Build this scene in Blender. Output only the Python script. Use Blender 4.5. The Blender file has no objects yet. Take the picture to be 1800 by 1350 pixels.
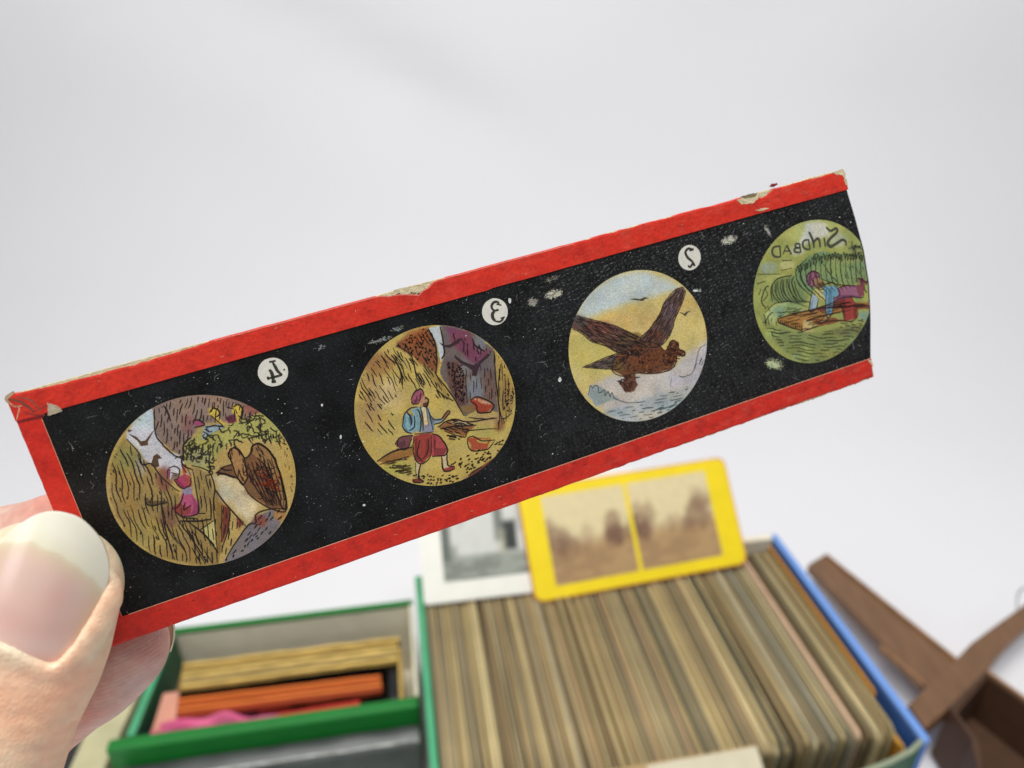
import bpy, bmesh, math, random
import numpy as np
from mathutils import Vector, Matrix
from mathutils.geometry import tessellate_polygon
rnd = random.Random(7)
nr = np.random.RandomState(5)
SC = bpy.context.scene
COL = SC.collection

# ------------------------------------------------------------------ camera
F = 1300.0                                   # focal length in photo pixels (1800 wide)
PITCH = math.atan(691 / F)
H = 0.52
cam_d = bpy.data.cameras.new('camera')
cam = bpy.data.objects.new('camera', cam_d)
COL.objects.link(cam)
cam.location = (0, 0, H)
cam.rotation_euler = (math.pi / 2 - PITCH, 0, 0)
cam_d.sensor_width = 36.0
cam_d.lens = F / 1800 * 36.0
cam_d.clip_start = 0.01
cam_d.clip_end = 20
cam_d.dof.use_dof = True
cam_d.dof.focus_distance = 0.111
cam_d.dof.aperture_fstop = 18.5
SC.camera = cam

# ------------------------------------------------------------------ light
w = bpy.data.worlds.new('World')
SC.world = w
w.use_nodes = True
w.node_tree.nodes['Background'].inputs[0].default_value = (0.97, 0.98, 1.0, 1)
w.node_tree.nodes['Background'].inputs[1].default_value = 0.27


def area(name, loc, target, size, energy, color=(1, 1, 1)):
    d = bpy.data.lights.new(name, 'AREA')
    d.shape = 'RECTANGLE'
    d.size, d.size_y = size
    d.energy = energy
    d.color = color
    o = bpy.data.objects.new(name, d)
    o.location = loc
    o.rotation_euler = (Vector(target) - Vector(loc)).to_track_quat('-Z', 'Y').to_euler()
    COL.objects.link(o)
    return o


area('softbox_lamp', (0.15, 0.05, 1.9), (0.1, 0.45, 0), (1.0, 0.8), 23.0, (1.0, 0.985, 0.965))
area('softbox_lamp', (-0.40, -0.10, 1.45), (0.0, 0.15, 0.45), (0.5, 0.4), 5.4, (1.0, 0.98, 0.95))
area('window_lamp', (-0.86, -1.12, 0.98), (-0.05, 0.09, 0.46), (0.44, 0.30), 2.3, (0.98, 0.99, 1.0))
SC.view_settings.view_transform = 'Standard'
SC.view_settings.look = 'None'
SC.view_settings.exposure = 0.0
SC.view_settings.gamma = 1.0
SC.render.engine = 'CYCLES'
SC.cycles.use_denoising = True
SC.cycles.max_bounces = 8

# ------------------------------------------------------------------ helpers
def lin(c):
    return tuple(((v / 255) / 12.92 if v / 255 <= 0.04045 else ((v / 255 + 0.055) / 1.055) ** 2.4) for v in c[:3])


def world(p):                                # camera millimetres (right, up, depth) -> world metres
    c, s = math.cos(PITCH), math.sin(PITCH)
    X, Y, D = p[0] / 1000, p[1] / 1000, p[2] / 1000
    return Vector((X, D * c + Y * s, H - D * s + Y * c))


def ray(x, y):
    c, s = math.cos(PITCH), math.sin(PITCH)
    X, Y = (x - 900) / F, -(y - 675) / F
    return Vector((X, c + Y * s, -s + Y * c))


def at_z(x, y, z):
    r = ray(x, y)
    return Vector((0, 0, H)) + r * ((z - H) / r.z)


def mesh_obj(name, verts, faces, mat=None, parent=None, cols=None, smooth=False):
    me = bpy.data.meshes.new(name)
    me.from_pydata([tuple(v) for v in verts], [], [tuple(f) for f in faces])
    if cols is not None:
        a = me.color_attributes.new('Col', 'FLOAT_COLOR', 'POINT')
        arr = np.ones((len(verts), 4), np.float32)
        arr[:, :3] = np.asarray(cols, np.float32)[:, :3]
        a.data.foreach_set('color', arr.ravel())
    if mat:
        me.materials.append(mat)
    if smooth:
        me.polygons.foreach_set('use_smooth', [True] * len(me.polygons))
    me.update()
    o = bpy.data.objects.new(name, me)
    COL.objects.link(o)
    if parent:
        o.parent = parent
    return o


class MB:
    def __init__(s):
        s.v, s.f, s.c = [], [], []

    def add(s, vs, fs, col=None):
        b = len(s.v)
        s.v += [tuple(p) for p in vs]
        s.f += [tuple(i + b for i in f) for f in fs]
        if col is not None:
            s.c += [col] * len(vs)

    def box(s, x0, x1, y0, y1, z0, z1, col=None):
        s.add([(x0, y0, z0), (x1, y0, z0), (x1, y1, z0), (x0, y1, z0), (x0, y0, z1), (x1, y0, z1), (x1, y1, z1), (x0, y1, z1)],
              [(0, 3, 2, 1), (4, 5, 6, 7), (0, 1, 5, 4), (1, 2, 6, 5), (2, 3, 7, 6), (3, 0, 4, 7)], col)

    def prism(s, poly, z0, z1, col=None, zs=None):
        """poly: list of (x, y); zs optional per-vertex top z"""
        n = len(poly)
        ar = sum(poly[i][0] * poly[(i + 1) % n][1] - poly[(i + 1) % n][0] * poly[i][1] for i in range(n))
        if ar < 0:
            poly = poly[::-1]
        vs = [(p[0], p[1], z0) for p in poly] + [(p[0], p[1], z1) for p in poly]
        tri = tessellate_polygon([[Vector((p[0], p[1], 0)) for p in poly]])
        fs = []
        for t in tri:
            a, b, c = t
            cr = (poly[b][0] - poly[a][0]) * (poly[c][1] - poly[a][1]) - (poly[b][1] - poly[a][1]) * (poly[c][0] - poly[a][0])
            if cr < 0:
                a, b, c = a, c, b
            fs.append((a + n, b + n, c + n))
            fs.append((c, b, a))
        for i in range(n):
            j = (i + 1) % n
            fs.append((i, j, j + n, i + n))
        s.add(vs, fs, col)

    def build(s, name, mat, parent=None, bevel=0, seg=2, smooth=False):
        o = mesh_obj(name, s.v, s.f, mat, parent, s.c if s.c else None, smooth)
        if bevel:
            bm = bmesh.new()
            bm.from_mesh(o.data)
            bmesh.ops.remove_doubles(bm, verts=bm.verts, dist=1e-7)
            ed = [e for e in bm.edges if len(e.link_faces) == 2 and e.calc_face_angle(0) > 0.5]
            bmesh.ops.bevel(bm, geom=ed, offset=bevel, segments=seg, profile=0.5, affect='EDGES', clamp_overlap=True)
            bm.to_mesh(o.data)
            bm.free()
        return o


def empty(name, loc=(0, 0, 0), rz=0.0):
    o = bpy.data.objects.new(name, None)
    o.empty_display_size = 0.01
    o.location = loc
    o.rotation_euler = (0, 0, rz)
    COL.objects.link(o)
    return o


def tag(o, label=None, cat=None, group=None, kind=None):
    for k, v in (('label', label), ('category', cat), ('group', group), ('kind', kind)):
        if v:
            o[k] = v
    return o


def M(name, col=(200, 200, 200), rough=0.6, var=0.0, vscale=300, bump=0.0, bscale=2000, vcol=False, spec=0.5, sss=0.0,
      stretch=(1, 1, 1), col2=None, coat=0.0, trans=0.0, metal=0.0, detail=4, vmap=None):
    m = bpy.data.materials.new(name)
    m.use_nodes = True
    nt = m.node_tree
    b = nt.nodes['Principled BSDF']
    b.inputs['Roughness'].default_value = rough
    b.inputs['Specular IOR Level'].default_value = spec
    b.inputs['Metallic'].default_value = metal
    b.inputs['Coat Weight'].default_value = coat
    b.inputs['Coat Roughness'].default_value = 0.15
    b.inputs['Transmission Weight'].default_value = trans
    if sss:
        b.inputs['Subsurface Weight'].default_value = sss
        b.inputs['Subsurface Radius'].default_value = (1.0, 0.38, 0.22)
        b.inputs['Subsurface Scale'].default_value = 0.0022
    tc = nt.nodes.new('ShaderNodeTexCoord')
    mp = nt.nodes.new('ShaderNodeMapping')
    mp.inputs['Scale'].default_value = stretch
    nt.links.new(tc.outputs['Object'], mp.inputs[0])
    if vcol:
        src = nt.nodes.new('ShaderNodeVertexColor')
        src.layer_name = 'Col'
        out = src.outputs[0]
    else:
        src = nt.nodes.new('ShaderNodeRGB')
        src.outputs[0].default_value = (*lin(col), 1)
        out = src.outputs[0]
    if var:
        n = nt.nodes.new('ShaderNodeTexNoise')
        n.inputs['Scale'].default_value = vscale
        n.inputs['Detail'].default_value = detail
        nt.links.new(mp.outputs[0], n.inputs['Vector'])
        r = nt.nodes.new('ShaderNodeMapRange')
        lo, hi = vmap or (0.3, 0.7)
        r.inputs['From Min'].default_value = lo
        r.inputs['From Max'].default_value = hi
        nt.links.new(n.outputs[0], r.inputs[0])
        mx = nt.nodes.new('ShaderNodeMix')
        mx.data_type = 'RGBA'
        if col2 is not None:
            mx.inputs[7].default_value = (*lin(col2), 1)
            nt.links.new(out, mx.inputs[6])
            mr = nt.nodes.new('ShaderNodeMath')
            mr.operation = 'MULTIPLY'
            mr.inputs[1].default_value = var
            nt.links.new(r.outputs[0], mr.inputs[0])
            nt.links.new(mr.outputs[0], mx.inputs[0])
        else:
            mx.blend_type = 'MULTIPLY'
            mx.inputs[0].default_value = 1.0
            r.inputs['To Min'].default_value = 1 - var
            r.inputs['To Max'].default_value = 1 + var * 0.6
            nt.links.new(out, mx.inputs[6])
            nt.links.new(r.outputs[0], mx.inputs[7])
        out = mx.outputs[2]
    nt.links.new(out, b.inputs['Base Color'])
    if bump:
        n2 = nt.nodes.new('ShaderNodeTexNoise')
        n2.inputs['Scale'].default_value = bscale
        n2.inputs['Detail'].default_value = 3
        nt.links.new(mp.outputs[0], n2.inputs['Vector'])
        bp = nt.nodes.new('ShaderNodeBump')
        bp.inputs['Strength'].default_value = bump
        bp.inputs['Distance'].default_value = 0.0004
        nt.links.new(n2.outputs[0], bp.inputs['Height'])
        nt.links.new(bp.outputs[0], b.inputs['Normal'])
    m['out'] = 1
    return m


# ------------------------------------------------------------------ backdrop
def sst(a, b, x_):
    t = max(0.0, min(1.0, (x_ - a) / (b - a)))
    return t * t * (3 - 2 * t)


def build_backdrop():
    prof = []
    y = -1.0
    while y < 0.85:
        prof.append((y, 0.0))
        y += 0.05
    Rc = 0.45
    for k in range(0, 25):
        a = k / 24 * math.radians(82)
        prof.append((0.85 + Rc * math.sin(a), Rc - Rc * math.cos(a)))
    py, pz = prof[-1]
    for k in range(1, 24):
        prof.append((py + 0.05 * k * math.cos(math.radians(82)), pz + 0.05 * k * math.sin(math.radians(82))))
    vs, fs = [], []
    nx = 121
    for i, (y, z) in enumerate(prof):
        for j in range(nx):
            x = -1.8 + 3.6 * j / (nx - 1)
            amt = max(0.0, min(1.0, (y - 0.75) / 0.4))
            q_ = (x + .55) * .45 + (z - .55) * .9          # one long diagonal fold high on the left, a fainter one on the right
            raised_line = .034 * math.exp(-(q_ / .075) ** 2) * sst(-1.0, -.6, x) * (1 - sst(-.25, .25, x))
            q2 = (x - .7) * -.35 + (z - .62) * .94
            raised_line += .014 * math.exp(-(q2 / .09) ** 2) * sst(.1, .5, x)
            wv = 0.012 * math.sin(2.6 * x + 2.6 * z + 0.4) + 0.010 * math.sin(6.4 * z - 2.2 * x + 1.0) + 0.0022 * math.sin(15.0 * z + 4.0 * x) + raised_line
            vs.append((x, y + wv * 1.0 * amt, z + wv * 0.5 * amt))
    for i in range(len(prof) - 1):
        for j in range(nx - 1):
            a = i * nx + j
            fs.append((a, a + 1, a + nx + 1, a + nx))
    m = M('white_paper', (235, 235, 238), rough=0.85, var=0.02, vscale=3, spec=0.2)
    o = mesh_obj('backdrop', vs, fs, m, smooth=True)
    tag(o, 'seamless white paper sweep under and behind everything', kind='structure')


build_backdrop()

# ------------------------------------------------------------------ big box of stereo cards
D_DIR = Vector((-0.16871, 0.98566, 0))
L_DIR = Vector((D_DIR.y, -D_DIR.x, 0))
YAW = math.atan2(L_DIR.y, L_DIR.x)
RIM = 0.106


def bl(x, y, z):                              # photo pixel -> box coordinates on the plane at height z
    p = at_z(x, y, z)
    return Vector((p.dot(L_DIR), p.dot(D_DIR), z))


green = M('green_paper', (38, 122, 58), rough=0.55, var=0.12, vscale=80)
green_lt = M('green_edging', (76, 165, 118), rough=0.5, var=0.1, vscale=60)
green_dk = M('dark_green_paper', (40, 92, 62), rough=0.55, var=0.12, vscale=60)
green_mid = M('bright_green_paper', (12, 120, 40), rough=0.5, var=0.08, vscale=60)
blue = M('blue_paper', (58, 106, 182), rough=0.5, var=0.08, vscale=60)
blue_lt = M('blue_edging', (112, 156, 226), rough=0.5, var=0.06, vscale=60)
sage = M('sage_edging', (150, 160, 134), rough=.7, var=.15, vscale=80)
cream = M('cream_board', (236, 228, 204), rough=0.8, var=0.08, vscale=50)


def box_walls(root, x0, x1, y0, y1, z, t, left, right, front, back, base, rims, bulge=None):
    def wall(nm, a, mat, rim):
        m = MB()
        m.box(*a, 0.003, z - 0.0015)
        o = m.build(nm, mat, root, bevel=0.0006)
        r = MB()
        r.box(a[0] - 0.0004, a[1] + 0.0004, a[2] - 0.0004, a[3] + 0.0004, z - 0.0045, z)
        r.build('edging', rim, o, bevel=0.0012, seg=3)
        return o
    wall('side_panel', (x0, x0 + t, y0, y1), left, rims[0])
    wall('side_panel', (x1 - t, x1, y0, y1), right, rims[1])
    if bulge:
        for nm, z0, z1, g_, mt in (('end_panel', .003, z - .0015, 0, front), ('edging', z - .0012, z, .0003, rims[2])):
            mb_ = MB()
            out = [(px_, py_ - g_) for px_, py_ in bulge]
            inn = [(px_, py_ + .0026 + g_) for px_, py_ in bulge]
            mb_.prism(out + inn[::-1], z0, z1)
            fo = mb_.build(nm, mt, root if nm == 'end_panel' else fo, bevel=.0006)
    else:
        wall('end_panel', (x0 + t + 0.0006, x1 - t - 0.0006, y0, y0 + t), front, rims[2])
    wall('end_panel', (x0 + t + 0.0006, x1 - t - 0.0006, y1 - t, y1), back, rims[3])
    m = MB()
    m.box(x0, x1, y0, y1, 0.0005, 0.0028)
    m.build('base', base, root)


BX0, BX1 = bl(733, 1000, RIM).x - 0.002, bl(1366, 940, RIM).x
BY0, BY1 = bl(1637, 1299, RIM).y, bl(1365, 938, RIM).y
big = empty('card_box', (0, 0, 0), YAW)
tag(big, 'large green and blue cardboard box packed with upright stereo cards', 'box')
fp = [bl(*p, RIM) for p in ((1637, 1301), (1604, 1322), (1570, 1340), (1520, 1360), (1450, 1378), (1380, 1392))]
BUL = [(p.x, p.y) for p in fp]
BUL[0] = (BX1 - .0054, BUL[0][1])
yb = BUL[-1][1]
BUL += [(BUL[-1][0] - .03, yb - .004), (BX0 + .12, yb - .006), (BX0 + .05, yb - .003), (BX0 + .0056, yb + .004)]
BUL = BUL[::-1]
BYL = yb + .002
box_walls(big, BX0, BX1, BY0, BY1, RIM, 0.0048, green_lt, blue, green_dk, cream, cream, (green_lt, blue_lt, sage, cream), BUL)
for o_ in [c for c in big.children if c.name.startswith('side_panel')][:1]:
    for q_ in [o_] + list(o_.children):          # the left side reaches as far as the bulging front
        for v_ in q_.data.vertices:
            if v_.co.y < BY0 + .02:
                v_.co.y += BYL - BY0

tones = [((166, 144, 102), 'tan'), ((188, 168, 120), 'pale tan'), ((136, 116, 82), 'brown'), ((122, 114, 88), 'olive grey'),
         ((150, 136, 104), 'dull tan'), ((200, 182, 134), 'straw coloured'), ((88, 76, 54), 'dark brown'), ((156, 150, 128), 'grey'),
         ((176, 148, 112), 'pinkish tan'), ((216, 202, 160), 'cream edged')]
tone_m = [M('card_edge_' + n.replace(' ', '_'), c, rough=0.85, var=0.22, vscale=500, stretch=(1, 0.06, 1), bump=0.15, bscale=900) for c, n in tones]


def rrect(w_, h_, r, n=4, cx=0, cy=0):
    pts = []
    for (sx, sy, a0) in ((1, 1, 0), (-1, 1, 90), (-1, -1, 180), (1, -1, 270)):
        for k in range(n + 1):
            a = math.radians(a0 + 90 * k / n)
            pts.append((cx + sx * (w_ / 2 - r) + r * math.cos(a), cy + sy * (h_ / 2 - r) + r * math.sin(a)))
    return pts


def card_mesh(name, length, height, t, rad, mat):
    """upright card, base centre at origin, long axis y, thickness x"""
    m = MB()
    m.prism([(p[0], p[1]) for p in rrect(length, height, rad, 4)], -t / 2, t / 2)
    v = [(p[2], p[0], p[1] + height / 2) for p in m.v]
    me = bpy.data.meshes.new(name)
    me.from_pydata(v, [], m.f)
    me.materials.append(mat)
    me.update()
    return me


card_bank = {}
for ti in range(len(tones)):
    for k, t in enumerate((0.0009, 0.0013, 0.0019)):
        card_bank[ti, k] = (card_mesh('stereo_card', 0.177, 0.097, t, 0.006 if (ti + k) % 3 else 0.0015, tone_m[ti]), t)

x = BX0 + 0.0065
xe = BX1 - 0.017
yc0 = BY1 - 0.0125 - 0.0885
n_cards = 0
run, run_t = 0, 0
Rz = Matrix.Rotation(YAW, 4, 'Z')
while x < xe:
    if run <= 0:
        fr = (x - BX0) / (BX1 - BX0)
        pool = [0, 1, 2, 4, 5, 4, 0, 1, 0] if fr < 0.5 else [0, 2, 4, 3, 1, 6, 8, 5]
        if fr > 0.72:
            pool = [3, 7, 4, 6, 3, 0, 9, 2]
        run_t = rnd.choice(pool)
        run = rnd.randint(1, 4)
    run -= 1
    ti = run_t if rnd.random() < 0.6 else rnd.choice((0, 0, 1, 1, 2, 3, 4, 4, 5, 6, 7, 8, 9))
    me, t = card_bank[ti, rnd.randrange(3)]
    fr = (x - BX0) / (BX1 - BX0)
    lean = 0.004 + (0.03 * fr) + rnd.uniform(-0.006, 0.006)
    jy = rnd.gauss(0, 0.0012) - (0.010 * max(0, fr - 0.6) * rnd.random())
    o = bpy.data.objects.new('stereo_card', me)
    COL.objects.link(o)
    dz = rnd.gauss(0, 0.0015) - (0.003 * rnd.random() if rnd.random() < 0.1 else 0)
    o.matrix_world = Rz @ Matrix.Translation((x + t / 2, yc0 + jy, 0.0055 + dz)) @ Matrix.Rotation(rnd.gauss(0, 0.006), 4, 'Z') @ Matrix.Rotation(lean, 4, 'Y')
    tag(o, '%s card filed on edge %s' % (tones[ti][1], 'below the white card' if fr < .30 else 'below the left half of the yellow card' if fr < .58 else 'below the right half of the yellow card' if fr < .84 else 'between the yellow card and the orange divider'), 'card', 'stereo cards filed on edge in the box')
    x += t + rnd.choice((0.0001, 0.0002, 0.0003, 0.0005, 0.0002, 0.0003, 0.0002))
    n_cards += 1
# cards that differ
def odd_card(xo, length, height, t, col, label, jy=0, lean=0.02, poly=None):
    m = M('card_' + label.split()[0] + '_paper', col, rough=0.8, var=0.12, vscale=200)
    if poly:
        mb = MB()
        mb.prism(poly, -t / 2, t / 2)
        me = bpy.data.meshes.new('stereo_card')
        me.from_pydata([(p[2], p[0], p[1]) for p in mb.v], [], mb.f)
        me.materials.append(m)
    else:
        me = card_mesh('stereo_card', length, height, t, 0.004, m)
    o = bpy.data.objects.new('stereo_card', me)
    COL.objects.link(o)
    o.matrix_world = Rz @ Matrix.Translation((xo, yc0 + jy, 0.0045)) @ Matrix.Rotation(lean, 4, 'Y')
    tag(o, label, 'card', 'stereo cards filed on edge in the box')


odd_card(BX1 - 0.0135, .178, .1, .0016, (214, 150, 40), 'orange divider card with a stepped front corner beside the blue wall', 0, 0.012,
         [(-.092, 0), (.089, 0), (.089, .1), (-.060, .1), (-.062, .0975), (-.062, .093), (-.092, .088)])
odd_card(BX1 - 0.0105, .18, .088, .0012, (222, 170, 70), 'lower yellow card standing between the orange divider and the blue wall', -0.006, 0.0)
pk = BX0 + (BX1 - BX0) * 0.855
odd_card(pk, .180, .1015, .0022, (214, 180, 150), 'pale pink card rising slightly above the brown cards around it', -0.001, 0.03)


# upright stereo cards leaning on the back of the box
def photo_card(name, loc, rot, w_, h_, t, front_m, edge_m, label, rad, prints):
    root = empty(name)
    a, b, g = rot
    R = Matrix.Rotation(g, 4, 'Z') @ Matrix.Rotation(a, 4, 'X') @ Matrix.Rotation(b, 4, 'Y')
    root.matrix_world = Matrix.Translation(loc) @ R
    tag(root, label, 'stereo card')
    m = MB()
    m.prism(rrect(w_, h_, rad, 6, w_ / 2, h_ / 2), 0, t)
    o = mesh_obj('mount', [(p[0], p[2], p[1]) for p in m.v], [f[::-1] for f in m.f], edge_m, root)
    m = MB()
    m.prism(rrect(w_ - 0.002, h_ - 0.002, rad, 6, w_ / 2, h_ / 2), 0, 0.00025)
    o = mesh_obj('face_paper', [(p[0], -p[2] - 0.0001, p[1]) for p in m.v], m.f, front_m, root)
    for (x0, z0, x1, z1, fn, nx, nz) in prints:
        vs, fs, cs = [], [], []
        for i in range(nz + 1):
            for j in range(nx + 1):
                u, v = j / nx, i / nz
                arch = 0
                vs.append((x0 + (x1 - x0) * u, -0.0006, z0 + (z1 - z0) * v))
                cs.append(lin(fn(u, v)))
        for i in range(nz):
            for j in range(nx):
                q = i * (nx + 1) + j
                fs.append((q, q + 1, q + nx + 2, q + nx + 1))
        mesh_obj('photo_print', vs, fs, print_m, root, cs)
    return root


print_m = M('photo_print', vcol=True, rough=0.45, var=0.06, vscale=150)
fnz = [[nr.rand() for _ in range(40)] for _ in range(40)]


def vn(u, v):
    i, j = int(u) % 40, int(v) % 40
    fu, fv = u % 1, v % 1
    fu, fv = fu * fu * (3 - 2 * fu), fv * fv * (3 - 2 * fv)
    a, b, c, d = fnz[i][j], fnz[(i + 1) % 40][j], fnz[i][(j + 1) % 40], fnz[(i + 1) % 40][(j + 1) % 40]
    return (a * (1 - fu) + b * fu) * (1 - fv) + (c * (1 - fu) + d * fu) * fv


def fb(u, v):
    return (vn(u, v) + 0.5 * vn(u * 2 + 7, v * 2 + 3) + 0.25 * vn(u * 4 + 1, v * 4 + 9)) / 1.75


def mixc(a, b, t):
    t = max(0.0, min(1.0, t))
    return tuple(p + (q - p) * t for p, q in zip(a, b))


def sst(a, b, x_):
    t = max(0.0, min(1.0, (x_ - a) / (b - a)))
    return t * t * (3 - 2 * t)


def sepia(right):
    # soft trees and a dark rider before a pale sky; the two halves show almost the same view
    left = ((0.04, 0.50, 0.24, 0.24, 0.60), (0.22, 0.40, 0.22, 0.16, 0.40), (0.80, 0.43, 0.15, 0.15, 0.85), (0.80, 0.60, 0.13, 0.16, 0.45), (0.45, 0.46, 0.12, 0.20, 0.22), (1.0, 0.46, 0.1, 0.16, .5))
    rgt = ((0.06, 0.46, 0.16, 0.20, 0.85), (0.14, 0.62, 0.18, 0.18, 0.40), (0.80, 0.52, 0.24, 0.22, 0.52), (0.86, 0.70, 0.16, 0.18, 0.35), (0.45, 0.46, 0.14, 0.12, 0.28), (0.62, 0.42, .12, .12, .3))

    def fn(u, v):
        sky, ground, dark = (226, 210, 164), (178, 146, 102), (112, 80, 62)
        c = mixc(ground, sky, sst(0.34, 0.56, v + 0.08 * (fb(u * 5, v * 4) - 0.5)))
        for (cx, cy, rx, ry, k) in (rgt if right else left):
            d = math.hypot((u - cx) / rx, (v - cy) / ry) + 0.95 * (fb(u * 13 + 3, v * 9) - 0.5)
            c = mixc(c, dark, k * (1 - sst(0.35, 1.1, d)))
        c = mixc(c, (146, 114, 82), 0.4 * sst(0.45, 0.6, fb(u * 6, v * 12)) * (1 - sst(0.25, 0.42, v)))
        return c
    return fn


yel = M('yellow_card', (246, 218, 14), rough=0.5, var=0.06, vscale=60)
yel_e = M('orange_card_back', (214, 128, 50), rough=0.7, var=0.2, vscale=150)
YROT = (-0.7171, -0.0474, 0.1852)
photo_card('stereo_card', (0.018, 0.4235, 0.1034), YROT, .178, .088, .0019, yel, yel_e,
           'bright yellow stereo card with two brown photographs leaning at the back of the box', 0.007,
           [(.0185, .010, .0865, .079, sepia(False), 60, 60), (.0900, .010, .158, .079, sepia(True), 60, 60)])


def bwhouse(u, v):
    c = mixc((158, 164, 154), (212, 214, 208), sst(0.24, 0.32, v))
    c = mixc(c, (112, 118, 108), 0.6 * sst(0.42, 0.6, fb(u * 7, v * 16)) * (1 - sst(0.16, 0.32, v)))
    for (x0, x1, z0, z1, col, k) in ((.69, .84, .30, .64, (44, 48, 46), .95), (.60, .70, .42, .86, (92, 98, 90), .75), (.63, .72, .26, .55, (176, 176, 150), .6),
                                     (.93, 1.2, .32, 1.1, (70, 78, 72), .8), (-.1, .10, .24, .66, (84, 92, 84), .85), (.10, .17, .26, .40, (110, 116, 108), .5), (.86, .93, .5, 1.0, (170, 174, 170), .6), (.2, .26, .62, .74, (170, 172, 168), .5)):
        s = min(sst(x0 - .02, x0 + .02, u), 1 - sst(x1 - .02, x1 + .02, u), sst(z0 - .03, z0 + .03, v), 1 - sst(z1 - .04, z1 + .04, v))
        c = mixc(c, col, k * s)
    return c


wht = M('white_card', (244, 244, 234), rough=0.6, var=0.04, vscale=60)
n_y = Matrix.Rotation(YROT[2], 3, 'Z') @ Matrix.Rotation(YROT[0], 3, 'X') @ Vector((0, 1, 0))
rr = ray(746, 1064)
tt = (Vector((0.018, 0.4235, 0.1034)) + n_y * 0.0045 - Vector((0, 0, H))).dot(n_y) / rr.dot(n_y)
photo_card('stereo_card', Vector((0, 0, H)) + rr * tt, (YROT[0], 0.0, YROT[2] - 0.02), .178, .088, .0016, wht, wht,
           'white stereo card with a grey photograph of a building doorway behind the yellow card', 0.003,
           [(.0165, .015, .0870, .080, bwhouse, 60, 50), (.0890, .015, .160, .080, bwhouse, 40, 40)])

# cream card lying over the front of the row
zc = 0.1055
lc = empty('stereo_card', (0, 0, 0))
tag(lc, 'cream card lying flat on the front ends of the filed cards', 'stereo card')
q = [at_z(*p, zc) for p in ((1136, 1345), (1330, 1311), (1352, 1380), (1420, 1560), (1200, 1610))]
mb = MB()
mb.prism([(p.x, p.y) for p in q], zc - 0.0016, zc)
mb.build('mount', M('cream_card', (206, 198, 172), rough=0.8, var=0.06, vscale=80), lc, bevel=0.0004)
q2 = [at_z(*p, zc - 0.002) for p in ((990, 1366), (1325, 1309), (1334, 1330), (1380, 1520), (1100, 1560))]
lc2 = empty('stereo_card', (0, 0, 0))
tag(lc2, 'tan card lying underneath the cream card at the front of the row', 'stereo card')
mb = MB()
mb.prism([(p.x, p.y) for p in q2], zc - 0.0036, zc - 0.0019)
mb.build('mount', M('tan_card', (176, 150, 104), rough=0.8, var=0.1, vscale=80), lc2, bevel=0.0004)

# ------------------------------------------------------------------ small green box with lantern slides
SZ = 0.080
small = empty('slide_box', (0, 0, 0), YAW)
tag(small, 'small open green box of coloured lantern slides left of the card box', 'box')
sx1 = BX0 - 0.004
sb = bl(500, 1087, SZ).y
pl0, pl1 = bl(292, 1190, SZ), bl(236, 1296, SZ)
sf = bl(455, 1268, SZ).y
sxl = pl1.x
m = MB(); m.box(pl0.x - 0.012, sx1, sb, sb + 0.004, 0.003, SZ - 0.004); o = m.build('end_panel', cream, small, bevel=0.0005)
m = MB(); m.box(pl0.x - 0.0125, sx1 + 0.0005, sb - 0.0005, sb + 0.0045, SZ - 0.0038, SZ); m.build('edging', green_mid, o, bevel=0.001)
m = MB(); m.box(sx1 - 0.003, sx1, sf + 0.004, sb - 0.0006, 0.003, SZ - 0.0010); o = m.build('side_panel', cream, small, bevel=0.0005)
m = MB()
m.prism([(pl0.x - .008, sb - .001), (pl0.x - .0035, sb - .001), (sxl - .001, sf + .0035), (sxl - .0055, sf + .0035)], 0.003, SZ - 0.002)
o = m.build('side_panel', green_dk, small, bevel=0.0005)
m = MB()
m.prism([(pl0.x - .0085, sb - .001), (pl0.x - .0030, sb - .001), (sxl - .0005, sf + .0035), (sxl - .0060, sf + .0035)], SZ - 0.0018, SZ - 0.0002)
m.build('edging', green_lt, o, bevel=0.0006)
sfl = bl(190, 1305, SZ).x
m = MB(); m.box(sfl, sx1 - 0.001, sf - 0.0045, sf + 0.0030, 0.003, SZ - 0.0285); o = m.build('end_panel', cream, small, bevel=0.0005)
m = MB(); m.box(sfl - 0.0005, sx1 - 0.0005, sf - 0.0060, sf + 0.0033, SZ - 0.028, SZ); m.build('edging', green_mid, o, bevel=0.0022, seg=3)
m = MB(); m.box(sxl - .004, sx1, sf, sb, 0.0005, 0.0028); m.build('base', cream, small)


def edge_block(name, px, z, depth, hgt, mat, label, cat, t_mm, extra=None, group=None, wob=0.0):
    """a slide standing on edge: pixel line of its top edge at height z, built as wood/glass with taped edge"""
    a, b = bl(*px[0], z), bl(*px[1], z)
    root = empty(name, (0, 0, 0), YAW)
    tag(root, label, cat, group)
    d = Vector((b.x - a.x, b.y - a.y, 0)).normalized()
    nrm = Vector((-d.y, d.x, 0))
    L = (b - a).length
    n = 14
    for nm, z0, z1, off, mt in (('tape', z - 0.004, z, 0.0, mat), ('glass', z - hgt, z - 0.0041, 0.0003, dark_glass)):
        mb = MB()
        top = []
        for k in range(n + 1):
            s = a + d * (L * k / n) + nrm * (wob * (rnd.random() - .5))
            top.append(s)
        poly = [((p + nrm * off).x, (p + nrm * off).y) for p in top] + [((p + nrm * (t_mm - off)).x, (p + nrm * (t_mm - off)).y) for p in top[::-1]]
        mb.prism(poly, z0, z1)
        mb.build(nm, mt, root)
    return root


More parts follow.
